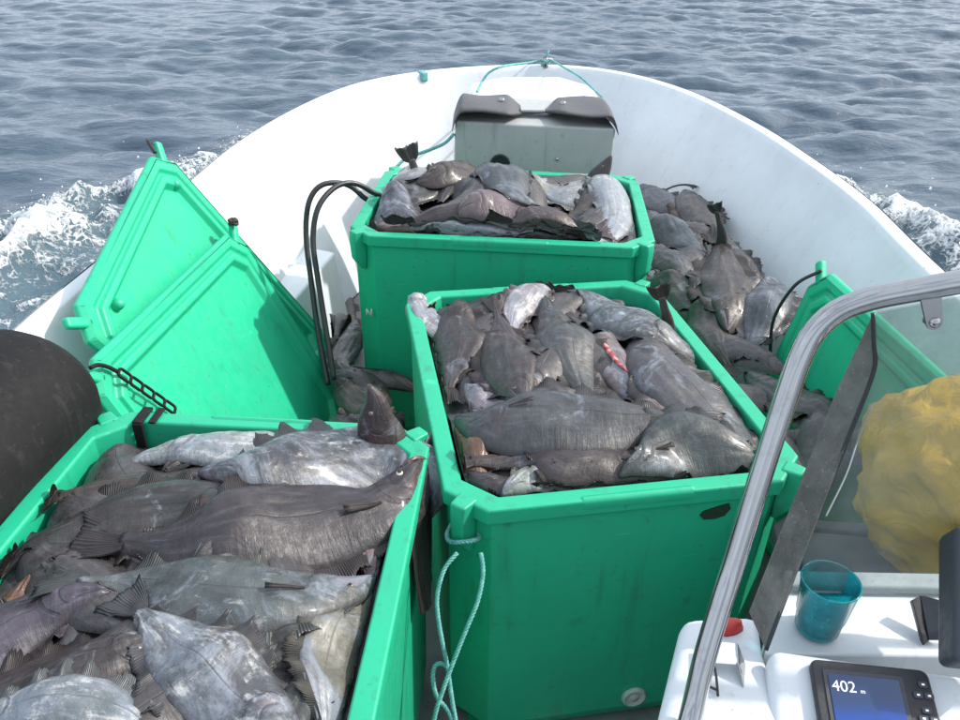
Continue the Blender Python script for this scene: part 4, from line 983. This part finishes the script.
# ------------------------------------------------------------------ lids leaning on both sides
def lid(P0, P1, P2, label, group='loose green tub lids', knobs=(), th=.04):
    """P0-P1 the upper long edge, P1-P2 a short edge; the face looks inboard"""
    P0, P1, P2 = (np.array(p, float) for p in (P0, P1, P2))
    ex = P0 - P1; L = np.linalg.norm(ex); ex /= L; ey = P2 - P1; ey -= ex * np.dot(ex, ey); Wd = np.linalg.norm(ey); ey /= Wd; nz = np.cross(ex, ey)
    if np.dot(nz, _O - P1) < 0: nz = -nz
    c = P1 + ex * L / 2 + ey * Wd / 2
    t = empty('tub_lid', c, label, 'tub lid', group)
    W_ = lambda V: [c + ex * a + ey * b + nz * h for a, b, h in V]
    def ringed(rings):
        V = []
        for ins, ch, h in rings: V += [(a, b, h) for a, b in octo(L - 2 * ins, Wd - 2 * ins, ch)]
        F = []
        for i in range(len(rings) - 1):
            for k in range(8): F.append((i * 8 + k, i * 8 + (k + 1) % 8, (i + 1) * 8 + (k + 1) % 8, (i + 1) * 8 + k))
        return V, F
    V, F = ringed([(.06, .055, -th * .7), (.012, .075, -th), (0, .08, -th + .012), (0, .08, -.012), (.012, .075, 0)]); k = len(V)
    F += [tuple(range(8))[::-1]]
    V2, F2 = ringed([(.012, .075, 0), (.042, .068, 0), (.050, .066, -.012), (.060, .064, -.012), (.066, .062, .002), (.086, .058, .002), (.10, .052, -.020)])
    F2 += [tuple(range(48, 56))]
    V, F = merge([(V, F), (V2, F2)])
    o = pmesh('panel', W_(V), F, M_lid, t, False); mw = o.modifiers.new('weld', 'WELD'); mw.merge_threshold = .0005; bevel(o, .005, 2, 18)
    for sx, sy in ((-1, -1), (1, -1), (-1, 1), (1, 1)):
        a0, b0 = sx * (L / 2 - .035), sy * (Wd / 2 - .035)
        V, F = lathe_vf([(.0, .016), (.014, .016), (.018, .01), (.018, -.03), (.0, -.03)], 14)
        rot = np.stack([ex, ey, nz], 1)
        V = (np.array(V) * [1, 1.0, 1]) @ rot.T + c + ex * a0 + ey * b0
        dirv = (ex * sx + ey * sy) / math.sqrt(2)
        bx, bf = box_vf((0, 0, 0), (.10, .034, .028), np.stack([dirv, np.cross(nz, dirv), nz], 1)); bx = np.array(bx) + c + ex * (sx * (L / 2 - .03)) + ey * (sy * (Wd / 2 - .03)) - nz * .014
        o = pmesh('corner_lug', bx, bf, M_lid, t, False); bevel(o, .01, 3)
    for a, b in knobs:
        V, F = lathe_vf([(.020, -.022), (.019, -.004), (.015, .006), (.008, .011), (.0001, .012)], 18); rot = np.stack([ex, ey, nz], 1)
        pmesh('knob', np.array(V) @ rot.T + c + ex * a * L + ey * b * Wd, F, M_lid, t)
    return t, (c, ex, ey, nz, L, Wd)
L2 = [np.array(p) for p in ((-1.051, 1.794, .038), (-.94, 2.888, .032), (-.57, 2.846, -.712))]
L2[2] = L2[1] + (L2[2] - L2[1]) * 1.11
n2_ = np.cross(L2[0] - L2[1], L2[2] - L2[1]); n2_ /= np.linalg.norm(n2_)
if n2_ @ (_O - L2[1]) < 0: n2_ = -n2_
lid2, fr2 = lid(*L2, 'green tub lid in front, lying against its twin behind the nearest tub')
pl1 = L2[1] - n2_ * .075
l1P1 = at_plane(160, 143, pl1, n2_); l1P0 = at_plane(70, 322, pl1, n2_); l1P2 = at_plane(268, 270, pl1, n2_)
lid1, fr1 = lid(l1P0, l1P1, l1P1 + (l1P2 - l1P1) / np.linalg.norm(l1P2 - l1P1) * 1.12, 'green tub lid with two knobs, leaning on the port gunwale behind another lid', knobs=((-.40, -.39), (.30, -.40)))
# right hand lid behind the windscreen
rP1 = np.array([1.15, 2.55, .065]); rP0 = rP1 + np.array([.09, -1.095, 0.]); ex = (rP0 - rP1) / np.linalg.norm(rP0 - rP1)
down = np.array([1.03, 2.55, -.47]) - rP1; down -= ex * np.dot(down, ex); down /= np.linalg.norm(down)
lid3, fr3 = lid(rP0, rP1, rP1 + down * TD * 1.06, 'green tub lid leaning on the starboard side behind the windscreen')
# cords on the lids
tl = lambda fr, a, b, h: fr[0] + fr[1] * a * fr[4] + fr[2] * b * fr[5] + fr[3] * h
tube('cord', [tl(fr3, -.46, -.49, .0), tl(fr3, -.485, -.40, .05), tl(fr3, -.50, -.25, .06), tl(fr3, -.49, -.12, .03), tl(fr3, -.47, -.06, .008)], .006, M_hose, lid3)
tube('cord', [tl(fr1, -.43, -.50, .0), tl(fr1, -.48, -.53, -.02), tl(fr1, -.50, -.46, -.035), tl(fr1, -.50, -.36, -.03)], .007, M_hose, lid1)
# rubber ladder strap across the front lid
sA, sB = at_plane(96, 366, L2[1] + n2_ * .012, n2_), at_plane(174, 411, L2[1] + n2_ * .008, n2_)
strap = empty('rubber_strap', (sA + sB) / 2, 'black rubber strap with slotted links across the front port lid', 'strap')
mid = at_plane(118, 372, L2[1] + n2_ * .014, n2_)
pmesh('hook', *tube_vf(catmull([at_plane(90, 368, L2[1] + n2_ * .01, n2_), at_plane(98, 365, L2[1] + n2_ * .016, n2_), at_plane(108, 367, L2[1] + n2_ * .016, n2_), mid], 24), .006, 10), M_rubber, strap)
ds = sB - mid; Ls = np.linalg.norm(ds); ds /= Ls; ns = np.cross(n2_, ds); nl = 5
for i in range(nl):
    c0 = mid + ds * Ls * (i + .5) / nl; hl, hw = Ls / nl * .5, .013; loop = []
    for a in np.linspace(0, 2 * math.pi, 25): loop.append(c0 + ds * (hl * np.clip(1.25 * math.cos(a), -1, 1)) + ns * (hw * np.clip(1.2 * math.sin(a), -1, 1)) + n2_ * .004)
    pmesh('link', *tube_vf(loop, .0045, 8), M_rubber, strap)
# brown cord knot pinched between the two lids
kc = at_plane(231, 223, L2[1] + n2_ * .0, n2_); kn = []
for a in np.linspace(0, 5 * math.pi, 40): kn.append(kc + .014 * np.array([math.cos(a), math.sin(a) * .7, .6 * math.sin(a * 1.4)]) + n2_ * .01)
o = pmesh('rope_knot', *tube_vf(kn, .007, 8), M_brown); tag(o, 'small brown cord knot at the corner where the two port lids meet', 'knot')
# dark strap on the near tub's back rim
q = np.array(plA([(-.30, TW / 2 - .02, .0)])[0])
V, F = merge([box_vf(q + [0, 0, .004], (.026, .07, .008), rotz(aa)), box_vf(q + [0, -.038, -.03], (.026, .006, .07), rotz(aa)), box_vf(q + [.035, 0, .004], (.018, .066, .007), rotz(aa))])
o = pmesh('hinge_strap', V, F, M_rubber, tubA, False); bevel(o, .003)

# ------------------------------------------------------------------ black fender, port side
fe = np.array([-1.10, 1.74, .07]); fd = np.array([-.14, -1., -.10]); fd /= np.linalg.norm(fd)
prof = [(.0001, .0), (.05, .004), (.11, .018), (.150, .040), (.172, .065), (.182, .10), (.185, .18), (.185, .75), (.182, .86), (.17, .95), (.10, 1.0), (.0001, 1.01)]
fender = empty('fender', fe, 'black scuffed rubber fender lying beside the nearest tub at left', 'fender')
V, F = lathe_vf(prof, 40, fe, fd)
V = np.array(V); V[:, 0] += .006 * np.sin(V[:, 1] * 23); V[:, 2] += .005 * np.sin(V[:, 1] * 17 + V[:, 0] * 11)
pmesh('fender_body', V, F, M_rubber, fender)

# ------------------------------------------------------------------ black hoses by the forward tub
def hose(px, label, end):
    P = [at_y(u, v, y) for u, v, y in px]; P = P + [np.array(end)]
    o = tube('black_hose', P, .0108, M_hose, None, 90, 14); tag(o, label, 'hose', 'pair of hoses arched over the port side')
hose([(328, 385, 2.55), (318, 330, 2.7), (311, 280, 2.85), (306, 235, 2.95), (309, 202, 3.0), (322, 185, 3.05), (345, 184, 3.1), (362, 196, 3.1), (374, 215, 3.12)], 'outer black hose of the pair arched beside the forward tub', (-.52, 3.15, -.35))
hose([(334, 380, 2.55), (326, 330, 2.66), (318, 280, 2.78), (313, 240, 2.86), (318, 208, 2.92), (334, 188, 3.0), (352, 183, 3.06), (370, 191, 3.1), (384, 208, 3.15)], 'inner black hose of the pair arched beside the forward tub', (-.50, 3.2, -.35))

# ------------------------------------------------------------------ bow locker with rubber mat
LY = 3.74
tlc, trc = at_y(455, 121, LY), at_y(616, 129, LY)
locker = empty('bow_locker', ((tlc[0] + trc[0]) / 2, LY + .18, DECK_Z), 'grey green locker box under a rubber flap in front of the bow', 'locker')
zt = (tlc[2] + trc[2]) / 2
V = []
for dy in (0, .44):
    for x, z in ((tlc[0], tlc[2]), (trc[0], trc[2]), (trc[0] - .012, DECK_Z + .01), (tlc[0] - .03, DECK_Z + .01)): V.append([x * (1 - dy * .15), LY + dy, z + dy * .06])
o = pmesh('locker_box', V, [(0, 1, 2, 3), (7, 6, 5, 4), (0, 4, 5, 1), (1, 5, 6, 2), (2, 6, 7, 3), (3, 7, 4, 0)], M_locker, locker, False); bevel(o, .012, 3)
w_ = trc[0] - tlc[0]
# rubber mat: two lobes with a waist, draped, curling at the ends
nu, nv = 60, 12; V, F = [], []
for layer in (0, 1):
    for i in range(nu):
        s = -1 + 2 * i / (nu - 1)
        lobe = float(np.clip((abs(s) - .13) / .22, 0, 1)); lobe = lobe * lobe * (3 - 2 * lobe)
        front = .11 - .15 * lobe + (.03 if s > 0 else 0) * lobe; back = .19 + .20 * lobe - .05 * np.clip((abs(s) - .9) / .1, 0, 1)
        for k in range(nv):
            t = k / (nv - 1); yy = LY + front * (1 - t) + back * t
            zz = zt + .024 + lobe * (.030 * math.sin(math.pi * (.15 + .7 * t)) + .012 * (1 - t)) * (1 - .35 * s) - .085 * np.clip((abs(s) - .88) / .12, 0, 1) ** 2 + .006 * math.sin(s * 7 + t * 3)
            V.append([(tlc[0] + trc[0]) / 2 + s * (w_ / 2 + .012), yy, zz + (.012 if layer else 0)])
I = np.arange(2 * nu * nv).reshape(2, nu, nv)
for i in range(nu - 1):
    for k in range(nv - 1): F += [(I[1, i, k], I[1, i, k + 1], I[1, i + 1, k + 1], I[1, i + 1, k]), (I[0, i, k], I[0, i + 1, k], I[0, i + 1, k + 1], I[0, i, k + 1])]
    F += [(I[0, i, 0], I[1, i, 0], I[1, i + 1, 0], I[0, i + 1, 0]), (I[0, i, -1], I[0, i + 1, -1], I[1, i + 1, -1], I[1, i, -1])]
for k in range(nv - 1): F += [(I[0, 0, k], I[0, 0, k + 1], I[1, 0, k + 1], I[1, 0, k]), (I[0, -1, k], I[1, -1, k], I[1, -1, k + 1], I[0, -1, k + 1])]
mid_x = (tlc[0] + trc[0]) / 2
mato = pmesh('rubber_mat', V, F, M_mat, locker)
for s in (-.42, .36):
    V, F = lathe_vf([(.014, -.004), (.013, .004), (.006, .007), (.0001, .007)], 12, (mid_x + s * w_ / 2, LY + .15, zt + .024 + .037 * (1 - .35 * s) + .014)); pmesh('bolt', V, F, M_steel, mato)
V, F = box_vf((mid_x - .01, LY + .15, zt + .040), (.115, .10, .012)); o = pmesh('metal_clasp', V, F, M_locker, mato, False); bevel(o, .004)
V, F = lathe_vf([(.008, 0), (.008, .006), (.0001, .008)], 10, at_y(557, 159, LY) + [0, -.001, 0], (0, -1, 0)); pmesh('bolt', V, F, M_steel, locker)
V, F = lathe_vf([(.0001, .004), (.036, .004), (.042, .007), (.048, .004), (.048, -.006)], 26, at_y(500, 164, LY), (0, -1, 0)); pmesh('cable_port', V, F, M_black, locker)

# ropes at the bow
o = pmesh('bow_rope', *rope_vf([gun_pt(545, 62) + [.01, -.03, .03], gun_pt(530, 65) + [0, -.02, .02], at_z(505, 66, .31), at_z(490, 72, .28), at_z(482, 82, .24), at_z(477, 92, .22)], .007, .035), M_rope); tag(o, 'teal rope running left from the bow cleat', 'rope')
o = pmesh('bow_rope', *rope_vf([gun_pt(548, 63) + [.01, -.03, .03], at_z(565, 68, .31), at_z(580, 77, .27), at_z(592, 88, .23), at_z(602, 97, .21)], .006, .035), M_rope); tag(o, 'thin teal rope running right from the bow cleat', 'rope')
cl = []
for a in np.linspace(0, 7 * math.pi, 60): cl.append(cz + [.026 * math.cos(a), -.03 + .026 * math.sin(a), .012 + .0014 * a + .006 * math.sin(a * 1.7)])
cl += [cz + [.01, -.03, .07], cz + [.02, -.02, .10]]
o = pmesh('rope_coil', *tube_vf(cl, .007, 8), M_rope); tag(o, 'turns of teal rope wound round the bow cleat', 'rope')
ly_ = 3.70
o = pmesh('mooring_rope', *rope_vf([at_y(454, 134, 3.75), at_y(445, 143, 3.72), at_y(432, 149, 3.7), at_y(418, 154, 3.68), at_y(404, 160, 3.62), at_y(392, 172, 3.58)], .008, .04), M_rope); tag(o, 'dark teal rope hanging between the bow locker and the port hull', 'rope')

# teal rope on the middle tub's corner
lug = np.array(plC([(-TD / 2 + CH / 2, -TW / 2 + CH / 2, -.09)])[0]); e1 = rotz(.177) @ np.array([-.7071, -.7071, 0]); 
ring_c = lug + e1 * .012
r1 = []
for a in np.linspace(0, 2 * math.pi, 30): r1.append(ring_c + e1 * .036 * math.cos(a) + (rotz(.177) @ np.array([.7071, -.7071, 0])) * .036 * math.sin(a) + [0, 0, .008 * math.sin(2 * a)])
dl = float(np.dot(ring_c - _O, _F)) - .05
P1 = [at_d(u, v, dl - .01 + k) for u, v, k in ((457, 553, 0), (444, 570, -.01), (437, 598, -.015), (440, 630, -.02), (447, 665, -.02), (452, 700, -.02), (458, 735, -.02), (462, 775, 0))]
P2 = [at_d(u, v, dl - .01 + k) for u, v, k in ((481, 553, 0), (483, 573, -.01), (478, 600, -.02), (466, 630, -.03), (454, 660, -.035), (443, 690, -.04), (434, 720, -.04), (428, 770, -.03))]
P3 = [at_d(u, v, dl - .03) for u, v in ((451, 672), (443, 664), (435, 666), (433, 680), (437, 697), (446, 708), (452, 722), (455, 760))]
o = pmesh('tether_rope', *merge([rope_vf(r1, .0055, .024), rope_vf(P1, .0050, .024), rope_vf(P2, .0050, .024), rope_vf(P3, .0050, .024)]), M_rope); tag(o, 'pale teal rope looped on the front left corner of the middle tub', 'rope')

# ------------------------------------------------------------------ steering console, windscreen and what lies behind it
CZ = .33
con = empty('console', (.55, .5, DECK_Z), 'white moulded steering console with tray at the lower right', 'console')
cl_ = at_z(660, 725, CZ); cb = at_z(681, 616, CZ); cbr = at_z(1080, 588, CZ)
yb = max(cb[1], .74); xl = .245
def slab(name, poly, z0, z1, mat, parent, bv=.012, seg=3):
    n = len(poly); V = [(x, y, z1) for x, y in poly] + [(x, y, z0) for x, y in poly]
    o = pmesh(name, V, [tuple(range(n)), tuple(range(n, 2 * n))[::-1]] + [(i, (i + 1) % n, n + (i + 1) % n, n + i) for i in range(n)], mat, parent, False); return bevel(o, bv, seg)
pA, pB = at_z(657, 740, CZ), at_z(683, 615, CZ)
tA, tB = at_z(787, 592, CZ), at_z(768, 650, CZ)          # tray back-left, front-left
slab('console_wing', [(pA[0] - .01, .30), (pA[0] - .005, pA[1]), (pB[0], pB[1]), (at_z(760, 612, CZ)[0], at_z(760, 612, CZ)[1]), (tB[0] - .004, tB[1]), (tB[0] - .02, .30)], DECK_Z, CZ, M_dash, con, .018)
tr = at_z(960, 590, CZ)
slab('tray', [(tB[0] - .004, tB[1] - .002), (tA[0] - .006, tA[1] + .012), (tr[0] + .2, tA[1] + .01), (tr[0] + .2, tB[1] - .002)], DECK_Z, CZ - .004, M_dash, con, .004)
slab('tray_back', [(tA[0] + .002, tA[1] - .0), (tA[0] + .002, tA[1] + .03), (tr[0] + .2, tA[1] + .03), (tr[0] + .2, tA[1] - .0)], CZ - .002, CZ + .012, M_dash, con, .005)
# instrument panel: tilted face rising in front of the tray
fa, fb = at_z(772, 646, CZ + .028), at_z(958, 672, CZ + .028)
e_x = (fb - fa); e_x[2] = 0; e_x /= np.linalg.norm(e_x); e_y = np.array([e_x[1], -e_x[0], 0]);                 # towards the helmsman
tilt = .30
e_d = e_y * math.cos(tilt) - np.array([0, 0, 1]) * math.sin(tilt); pn = np.cross(e_d, e_x)
if pn[2] < 0: pn = -pn
Pq = lambda a, b, h=0: fa + e_x * a + e_d * b + pn * h
V = [Pq(-.004, 0), Pq(.36, 0), Pq(.36, .36), Pq(-.02, .36)]; V = V + [v * [1, 1, 0] + [0, 0, DECK_Z] for v in map(np.array, V)]
o = pmesh('instrument_panel', V, [(0, 1, 2, 3), (7, 6, 5, 4), (0, 4, 5, 1), (1, 5, 6, 2), (2, 6, 7, 3), (3, 7, 4, 0)], M_dash, con, False); bevel(o, .014, 4)
# chart plotter
def to_panel(u, v): q = at_plane(u, v, fa, pn) - fa; return np.array([q @ e_x, q @ e_d])
c00, c10 = to_panel(807, 662), to_panel(924, 674); c01 = to_panel(806, 735)
px_ = (c10 - c00); pw = np.linalg.norm(px_); px_ /= pw; py_ = np.array([-px_[1], px_[0]]); ph = .105
PP = lambda a, b, h: Pq(*(c00 + px_ * a + py_ * b), h)
plot = empty('chart_plotter', PP(pw / 2, ph / 2, 0), 'black chart plotter with a blue screen reading 402, set in the white dash', 'plotter')
def rr(a0, b0, a1, b1, r, nseg=5):
    out = []
    for cx_, cy_, s in ((a1 - r, b0 + r, -90), (a1 - r, b1 - r, 0), (a0 + r, b1 - r, 90), (a0 + r, b0 + r, 180)):
        for k in range(nseg + 1): t = R_(s + 90 * k / nseg); out.append((cx_ + r * math.cos(t), cy_ + r * math.sin(t)))
    return out
def plate(name, pts, h0, h1, mat, parent, bv=.0):
    n = len(pts); V = [PP(a, b, h1) for a, b in pts] + [PP(a, b, h0) for a, b in pts]
    o = pmesh(name, V, [tuple(range(n)), tuple(range(n, 2 * n))] + [(i, (i + 1) % n, n + (i + 1) % n, n + i) for i in range(n)], mat, parent, False)
    return bevel(o, bv, 2) if bv else o
plate('bezel', rr(0, 0, pw, ph, .010), .0005, .012, M_black, plot, .003)
plate('screen_surround', rr(.012, .012, pw * .76, ph - .012, .003), .011, .0135, M_dark, plot)
plate('screen', rr(.017, .017, pw * .72, ph - .016, .002), .013, .0146, M_screen, plot)
for a, b in ((.92, .18), (.86, .30), (.95, .30), (.90, .46), (.86, .55), (.95, .55), (.90, .64), (.88, .80), (.95, .80)):
    plate('button', rr(pw * a - .005, ph * b - .0035, pw * a + .005, ph * b + .0035, .002), .0115, .0142, M_dark, plot)
    plate('button_mark', rr(pw * a - .0016, ph * b - .001, pw * a + .0016, ph * b + .001, .0005), .014, .0146, M_print, plot)
def text(body, size, a, b, h, mat, parent, name):
    cu = bpy.data.curves.new(name, 'FONT'); cu.body = body; cu.size = size; cu.extrude = .0002
    ob = bpy.data.objects.new(name + '_tmp', cu); COL.objects.link(ob); dg = bpy.context.evaluated_depsgraph_get(); me = bpy.data.meshes.new_from_object(ob.evaluated_get(dg)); bpy.data.objects.remove(ob)
    co = np.array([v.co[:] for v in me.vertices])
    X_ = np.array(PP(1, 0, 0)) - np.array(PP(0, 0, 0)); Y_ = np.array(PP(0, -1, 0)) - np.array(PP(0, 0, 0)); o0 = PP(a, b, h)
    V = o0 + co[:, 0:1] * X_ + co[:, 1:2] * Y_ + co[:, 2:3] * pn
    me.vertices.foreach_set('co', V.ravel()); me.update(); return link(name, me, mat, parent)
text('402', .018, .019, .037, .0150, M_print, plot, 'depth_digits')
text('m', .007, .050, .037, .0150, M_print, plot, 'unit_letter')
# cup
cb_ = at_z(816, 628, CZ)
cup = empty('cup', (cb_[0], cb_[1], CZ), 'translucent teal plastic cup standing on the dash tray', 'cup')
pc = [(.0001, .001), (.024, .001), (.027, .004), (.029, .030), (.0305, .032), (.035, .088), (.0362, .089), (.0362, .091), (.034, .091), (.0335, .088), (.029, .034), (.0265, .008), (.0001, .006)]
V, F = lathe_vf([(r * 1.0, z * .92) for r, z in pc], 40, (cb_[0], cb_[1], CZ)); pmesh('cup_wall', V, F, M_cup, cup)
V, F = lathe_vf([(.0001, .030), (.0275, .030), (.0265, .010), (.0001, .008)], 32, (cb_[0], cb_[1], CZ)); pmesh('drink', V, F, mk_flat('dark_teal_drink', (.004, .07, .09), 0, .1), cup)
# stainless hoop
hp = [at_d(668, 800, .86), at_d(690, 720, .893), at_d(704, 660, .90), at_d(722, 600, .902), at_d(735, 560, .90), at_d(760, 478, .888), at_d(785, 400, .874), at_d(800, 358, .865), at_d(815, 331, .858), at_d(838, 311, .85), at_d(870, 299, .842), at_d(915, 290, .835), at_d(980, 279, .822), at_d(1150, 256, .80), at_d(1270, 300, .80), at_d(1330, 520, .84), at_d(1360, 800, .85)]
rail = empty('windscreen_rail', hp[4], 'bent stainless steel tube framing the console windscreen', 'rail')
tube('rail_tube', hp, .0128, M_steel, rail, 160, 20)
# windscreen: main pane and the scratched side wing
pane_c = [at_d(875, 313, .885), at_d(1060, 278, .865), at_d(1060, 600, .985), at_d(791, 592, 1.02), at_d(874, 372, .915)]
ws = empty('windscreen', pane_c[3], 'dirty clear acrylic windscreen with a scratched grey edge panel', 'windscreen')
def panel(name, P, th, mat, parent):
    P = [np.array(p) for p in P]; nn = np.cross(P[1] - P[0], P[-1] - P[0]); nn /= np.linalg.norm(nn); n = len(P)
    V = P + [p + nn * th for p in P]
    return pmesh(name, V, [tuple(range(n)), tuple(range(n, 2 * n))] + [(i, (i + 1) % n, n + (i + 1) % n, n + i) for i in range(n)], mat, parent, False)
panel('main_pane', pane_c, .004, M_glass, ws)
panel('side_panel', [at_d(871, 318, .898), at_d(873.5, 374, .915), at_d(766, 650, .985), at_d(749, 612, 1.02), at_d(836, 392, .955)], .004, M_smoke, ws)
pmesh('edge_seal', *tube_vf(catmull([at_d(873, 313, .883), at_d(874, 345, .895), at_d(873.5, 372, .908), at_d(845, 446, .935), at_d(800, 560, .972), at_d(766, 650, .98)], 50), .0026, 8), M_black, ws)
pmesh('edge_crack', *tube_vf(catmull([at_d(872, 405, .93), at_d(858, 440, .945), at_d(846, 475, .957), at_d(826, 516, .97)], 24), .0010, 6), M_whiteprint, ws)
# clip holding the pane to the rail
b0, b1 = at_d(930, 292, .828), at_d(934, 322, .838)
dz_ = b1 - b0; hl_ = np.linalg.norm(dz_); dz_ /= hl_; sx_ = _R - dz_ * (_R @ dz_); sx_ /= np.linalg.norm(sx_); nf_ = np.cross(sx_, dz_)
V = []
for h in (-.0015, .0015):
    for t in np.linspace(0, math.pi, 9): V.append(b1 + sx_ * .0085 * math.cos(t) + dz_ * .0085 * math.sin(t) + nf_ * h)
    V += [b0 - sx_ * .011 + nf_ * h, b0 + sx_ * .011 + nf_ * h]
n = 11
pmesh('rail_clip', V, [tuple(range(n)), tuple(range(n, 2 * n))] + [(i, (i + 1) % n, n + (i + 1) % n, n + i) for i in range(n)], M_steel, rail, False)
V, F = lathe_vf([(.006, -.012), (.006, .003), (.004, .005), (.0001, .0055)], 14, b1, -nf_ if (nf_ @ _F) > 0 else nf_); pmesh('clip_bolt', V, F, M_steel, rail)
# L bracket, red cap, black wire on the console wing
br = empty('bracket', at_z(722, 660, CZ), 'bent white metal bracket on the console beside the rail', 'bracket')
q0, q1 = at_z(708, 640, CZ + .02), at_z(735, 643, CZ + .02); q2, q3 = at_z(743, 688, CZ + .001), at_z(735, 690, CZ + .001)
def quad_plate(name, P, th, mat, parent): o = panel(name, P, th, mat, parent); return bevel(o, .001, 2)
quad_plate('bracket_top', [q0, q1, at_z(736, 664, CZ + .018), at_z(706, 662, CZ + .018)], .0025, M_dash, br)
quad_plate('bracket_side', [q1 + [.001, 0, 0], at_z(737, 664, CZ + .018), at_z(742, 688, CZ), at_z(744, 665, CZ)], .0025, M_steel, br)
rc = at_z(728, 630, CZ)
V, F = lathe_vf([(.0001, .034), (.010, .034), (.016, .030), (.019, .010), (.021, .001), (.0001, .001)], 10, (0, 0, 0)); V = np.array(V) * [1.05, .5, .45] @ rotz(.25).T + [rc[0], rc[1], CZ]
o = pmesh('red_cap', V, F, M_red); tag(o, 'small red plastic cap on the white console behind the bracket', 'cap')
wz = CZ + .004
o = pmesh('black_wire', *merge([tube_vf(catmull([at_z(713, 661, wz), at_z(716, 675, wz + .003), at_z(718, 696, wz)], 16), .0016, 8), tube_vf(catmull([at_z(702, 679, wz), at_z(709, 686, wz + .002), at_z(717, 690, wz)], 16), .0016, 8)]), M_hose); tag(o, 'short forked black wire lying on the white console', 'wire')
# radio mount and dark grey instrument at the right edge
mo = empty('mount', at_z(922, 630, CZ), 'black folded mounting bracket between the tray and the grey instrument', 'mount')
quad_plate('mount_plate', [at_z(912, 600, CZ + .03), at_z(921, 595, CZ + .035), at_z(930, 640, CZ), at_z(924, 645, CZ)], .010, M_black, mo)
quad_plate('mount_arm', [at_z(920, 594, CZ + .036), at_z(940, 600, CZ + .036), at_z(940, 640, CZ + .006), at_z(929, 640, CZ + .002)], .006, M_dark, mo)
ins = empty('instrument', at_z(955, 620, CZ), 'dark grey instrument case with a red mark at the right edge', 'instrument')
i0, i1, i2, i3 = at_z(936, 536, CZ + .13), at_z(1010, 540, CZ + .13), at_z(1006, 676, CZ + .05), at_z(935, 668, CZ + .05)
o = panel('case', [i0, i1, i2, i3], -.05, M_dark, ins); bevel(o, .010, 4)
nn_ = np.cross(i1 - i0, i3 - i0); nn_ /= np.linalg.norm(nn_)
if nn_[2] < 0: nn_ = -nn_
ci = lambda a, b, h: i0 + (i1 - i0) * a + (i3 - i0) * b + nn_ * h
top = .0006 if np.dot(np.cross(i1 - i0, i3 - i0), [0, 0, 1]) < 0 else .0006
def mark(name, pts, mat):
    n = len(pts); V = [ci(a, b, .001) for a, b in pts] + [ci(a, b, -.002) for a, b in pts]
    pmesh(name, V, [tuple(range(n)), tuple(range(n, 2 * n))] + [(i, (i + 1) % n, n + (i + 1) % n, n + i) for i in range(n)], mat, ins, False)
mark('red_mark', [(.14, .05), (.30, .04), (.34, .12), (.24, .15), (.15, .12)], M_red)
mark('white_mark', [(.22, .87), (.36, .87), (.36, .895), (.26, .895), (.26, .925), (.36, .925), (.36, .95), (.22, .95)], M_whiteprint)
# things stowed forward of the console: slate crate, yellow oilskin bundle
ck = at_z(865, 545, -.18)
cr = empty('crate', (ck[0], ck[1], DECK_Z), 'slate grey crate standing ahead of the console behind the windscreen', 'crate')
def crate():
    wx, wy, h, t_ = .56, .41, .61, .02
    rings = [(0, -h), (0, -.04), (-.012, -.035), (-.012, 0), (t_, 0), (t_, -.05)]
    V, F = [], []
    for ins_, z in rings: V += [(x, y, z) for x, y in octo(wx - 2 * ins_, wy - 2 * ins_, .03)]
    F = [tuple(range(8))[::-1]]
    for i in range(len(rings) - 1):
        for k in range(8): F.append((i * 8 + k, i * 8 + (k + 1) % 8, (i + 1) * 8 + (k + 1) % 8, (i + 1) * 8 + k))
    F.append(tuple(range(40, 48)))
    V = np.array(V) @ rotz(-.1).T + [.95, 1.19, -.10]
    o = pmesh('crate_body', V, F, M_crate, cr, False); bevel(o, .006)
    V, F = box_vf((.95, 1.19, -.112), (.50, .35, .02), rotz(-.1)); o = pmesh('crate_lid', V, F, M_crate, cr, False); bevel(o, .006)
crate()
yc = np.array([1.08, 1.31, .105])
bm = bmesh.new(); bmesh.ops.create_icosphere(bm, subdivisions=5, radius=1.)
from mathutils import noise as mn
for v in bm.verts:
    d = v.co.normalized(); k = 1 + .22 * mn.noise(d * 1.6 + Vector((3, 1, 2))) + .10 * mn.noise(d * 4.) + .055 * (1 - abs(mn.noise(d * 5.5 + Vector((9, 2, 4))))) ** 3 + .03 * mn.noise(d * 13)
    v.co = Vector((d.x * .27 * k, d.y * .21 * k, d.z * .225 * k))
    v.co += Vector((yc[0], yc[1], yc[2]))
me = bpy.data.meshes.new('oilskin_bundle'); bm.to_mesh(me); bm.free(); me.polygons.foreach_set('use_smooth', [True] * len(me.polygons))
bun = empty('oilskin_bundle', (yc[0], yc[1], yc[2] - .2), 'crumpled yellow oilskin bundle seen through the windscreen', 'oilskins')
link('cloth', me, M_yellow, bun)
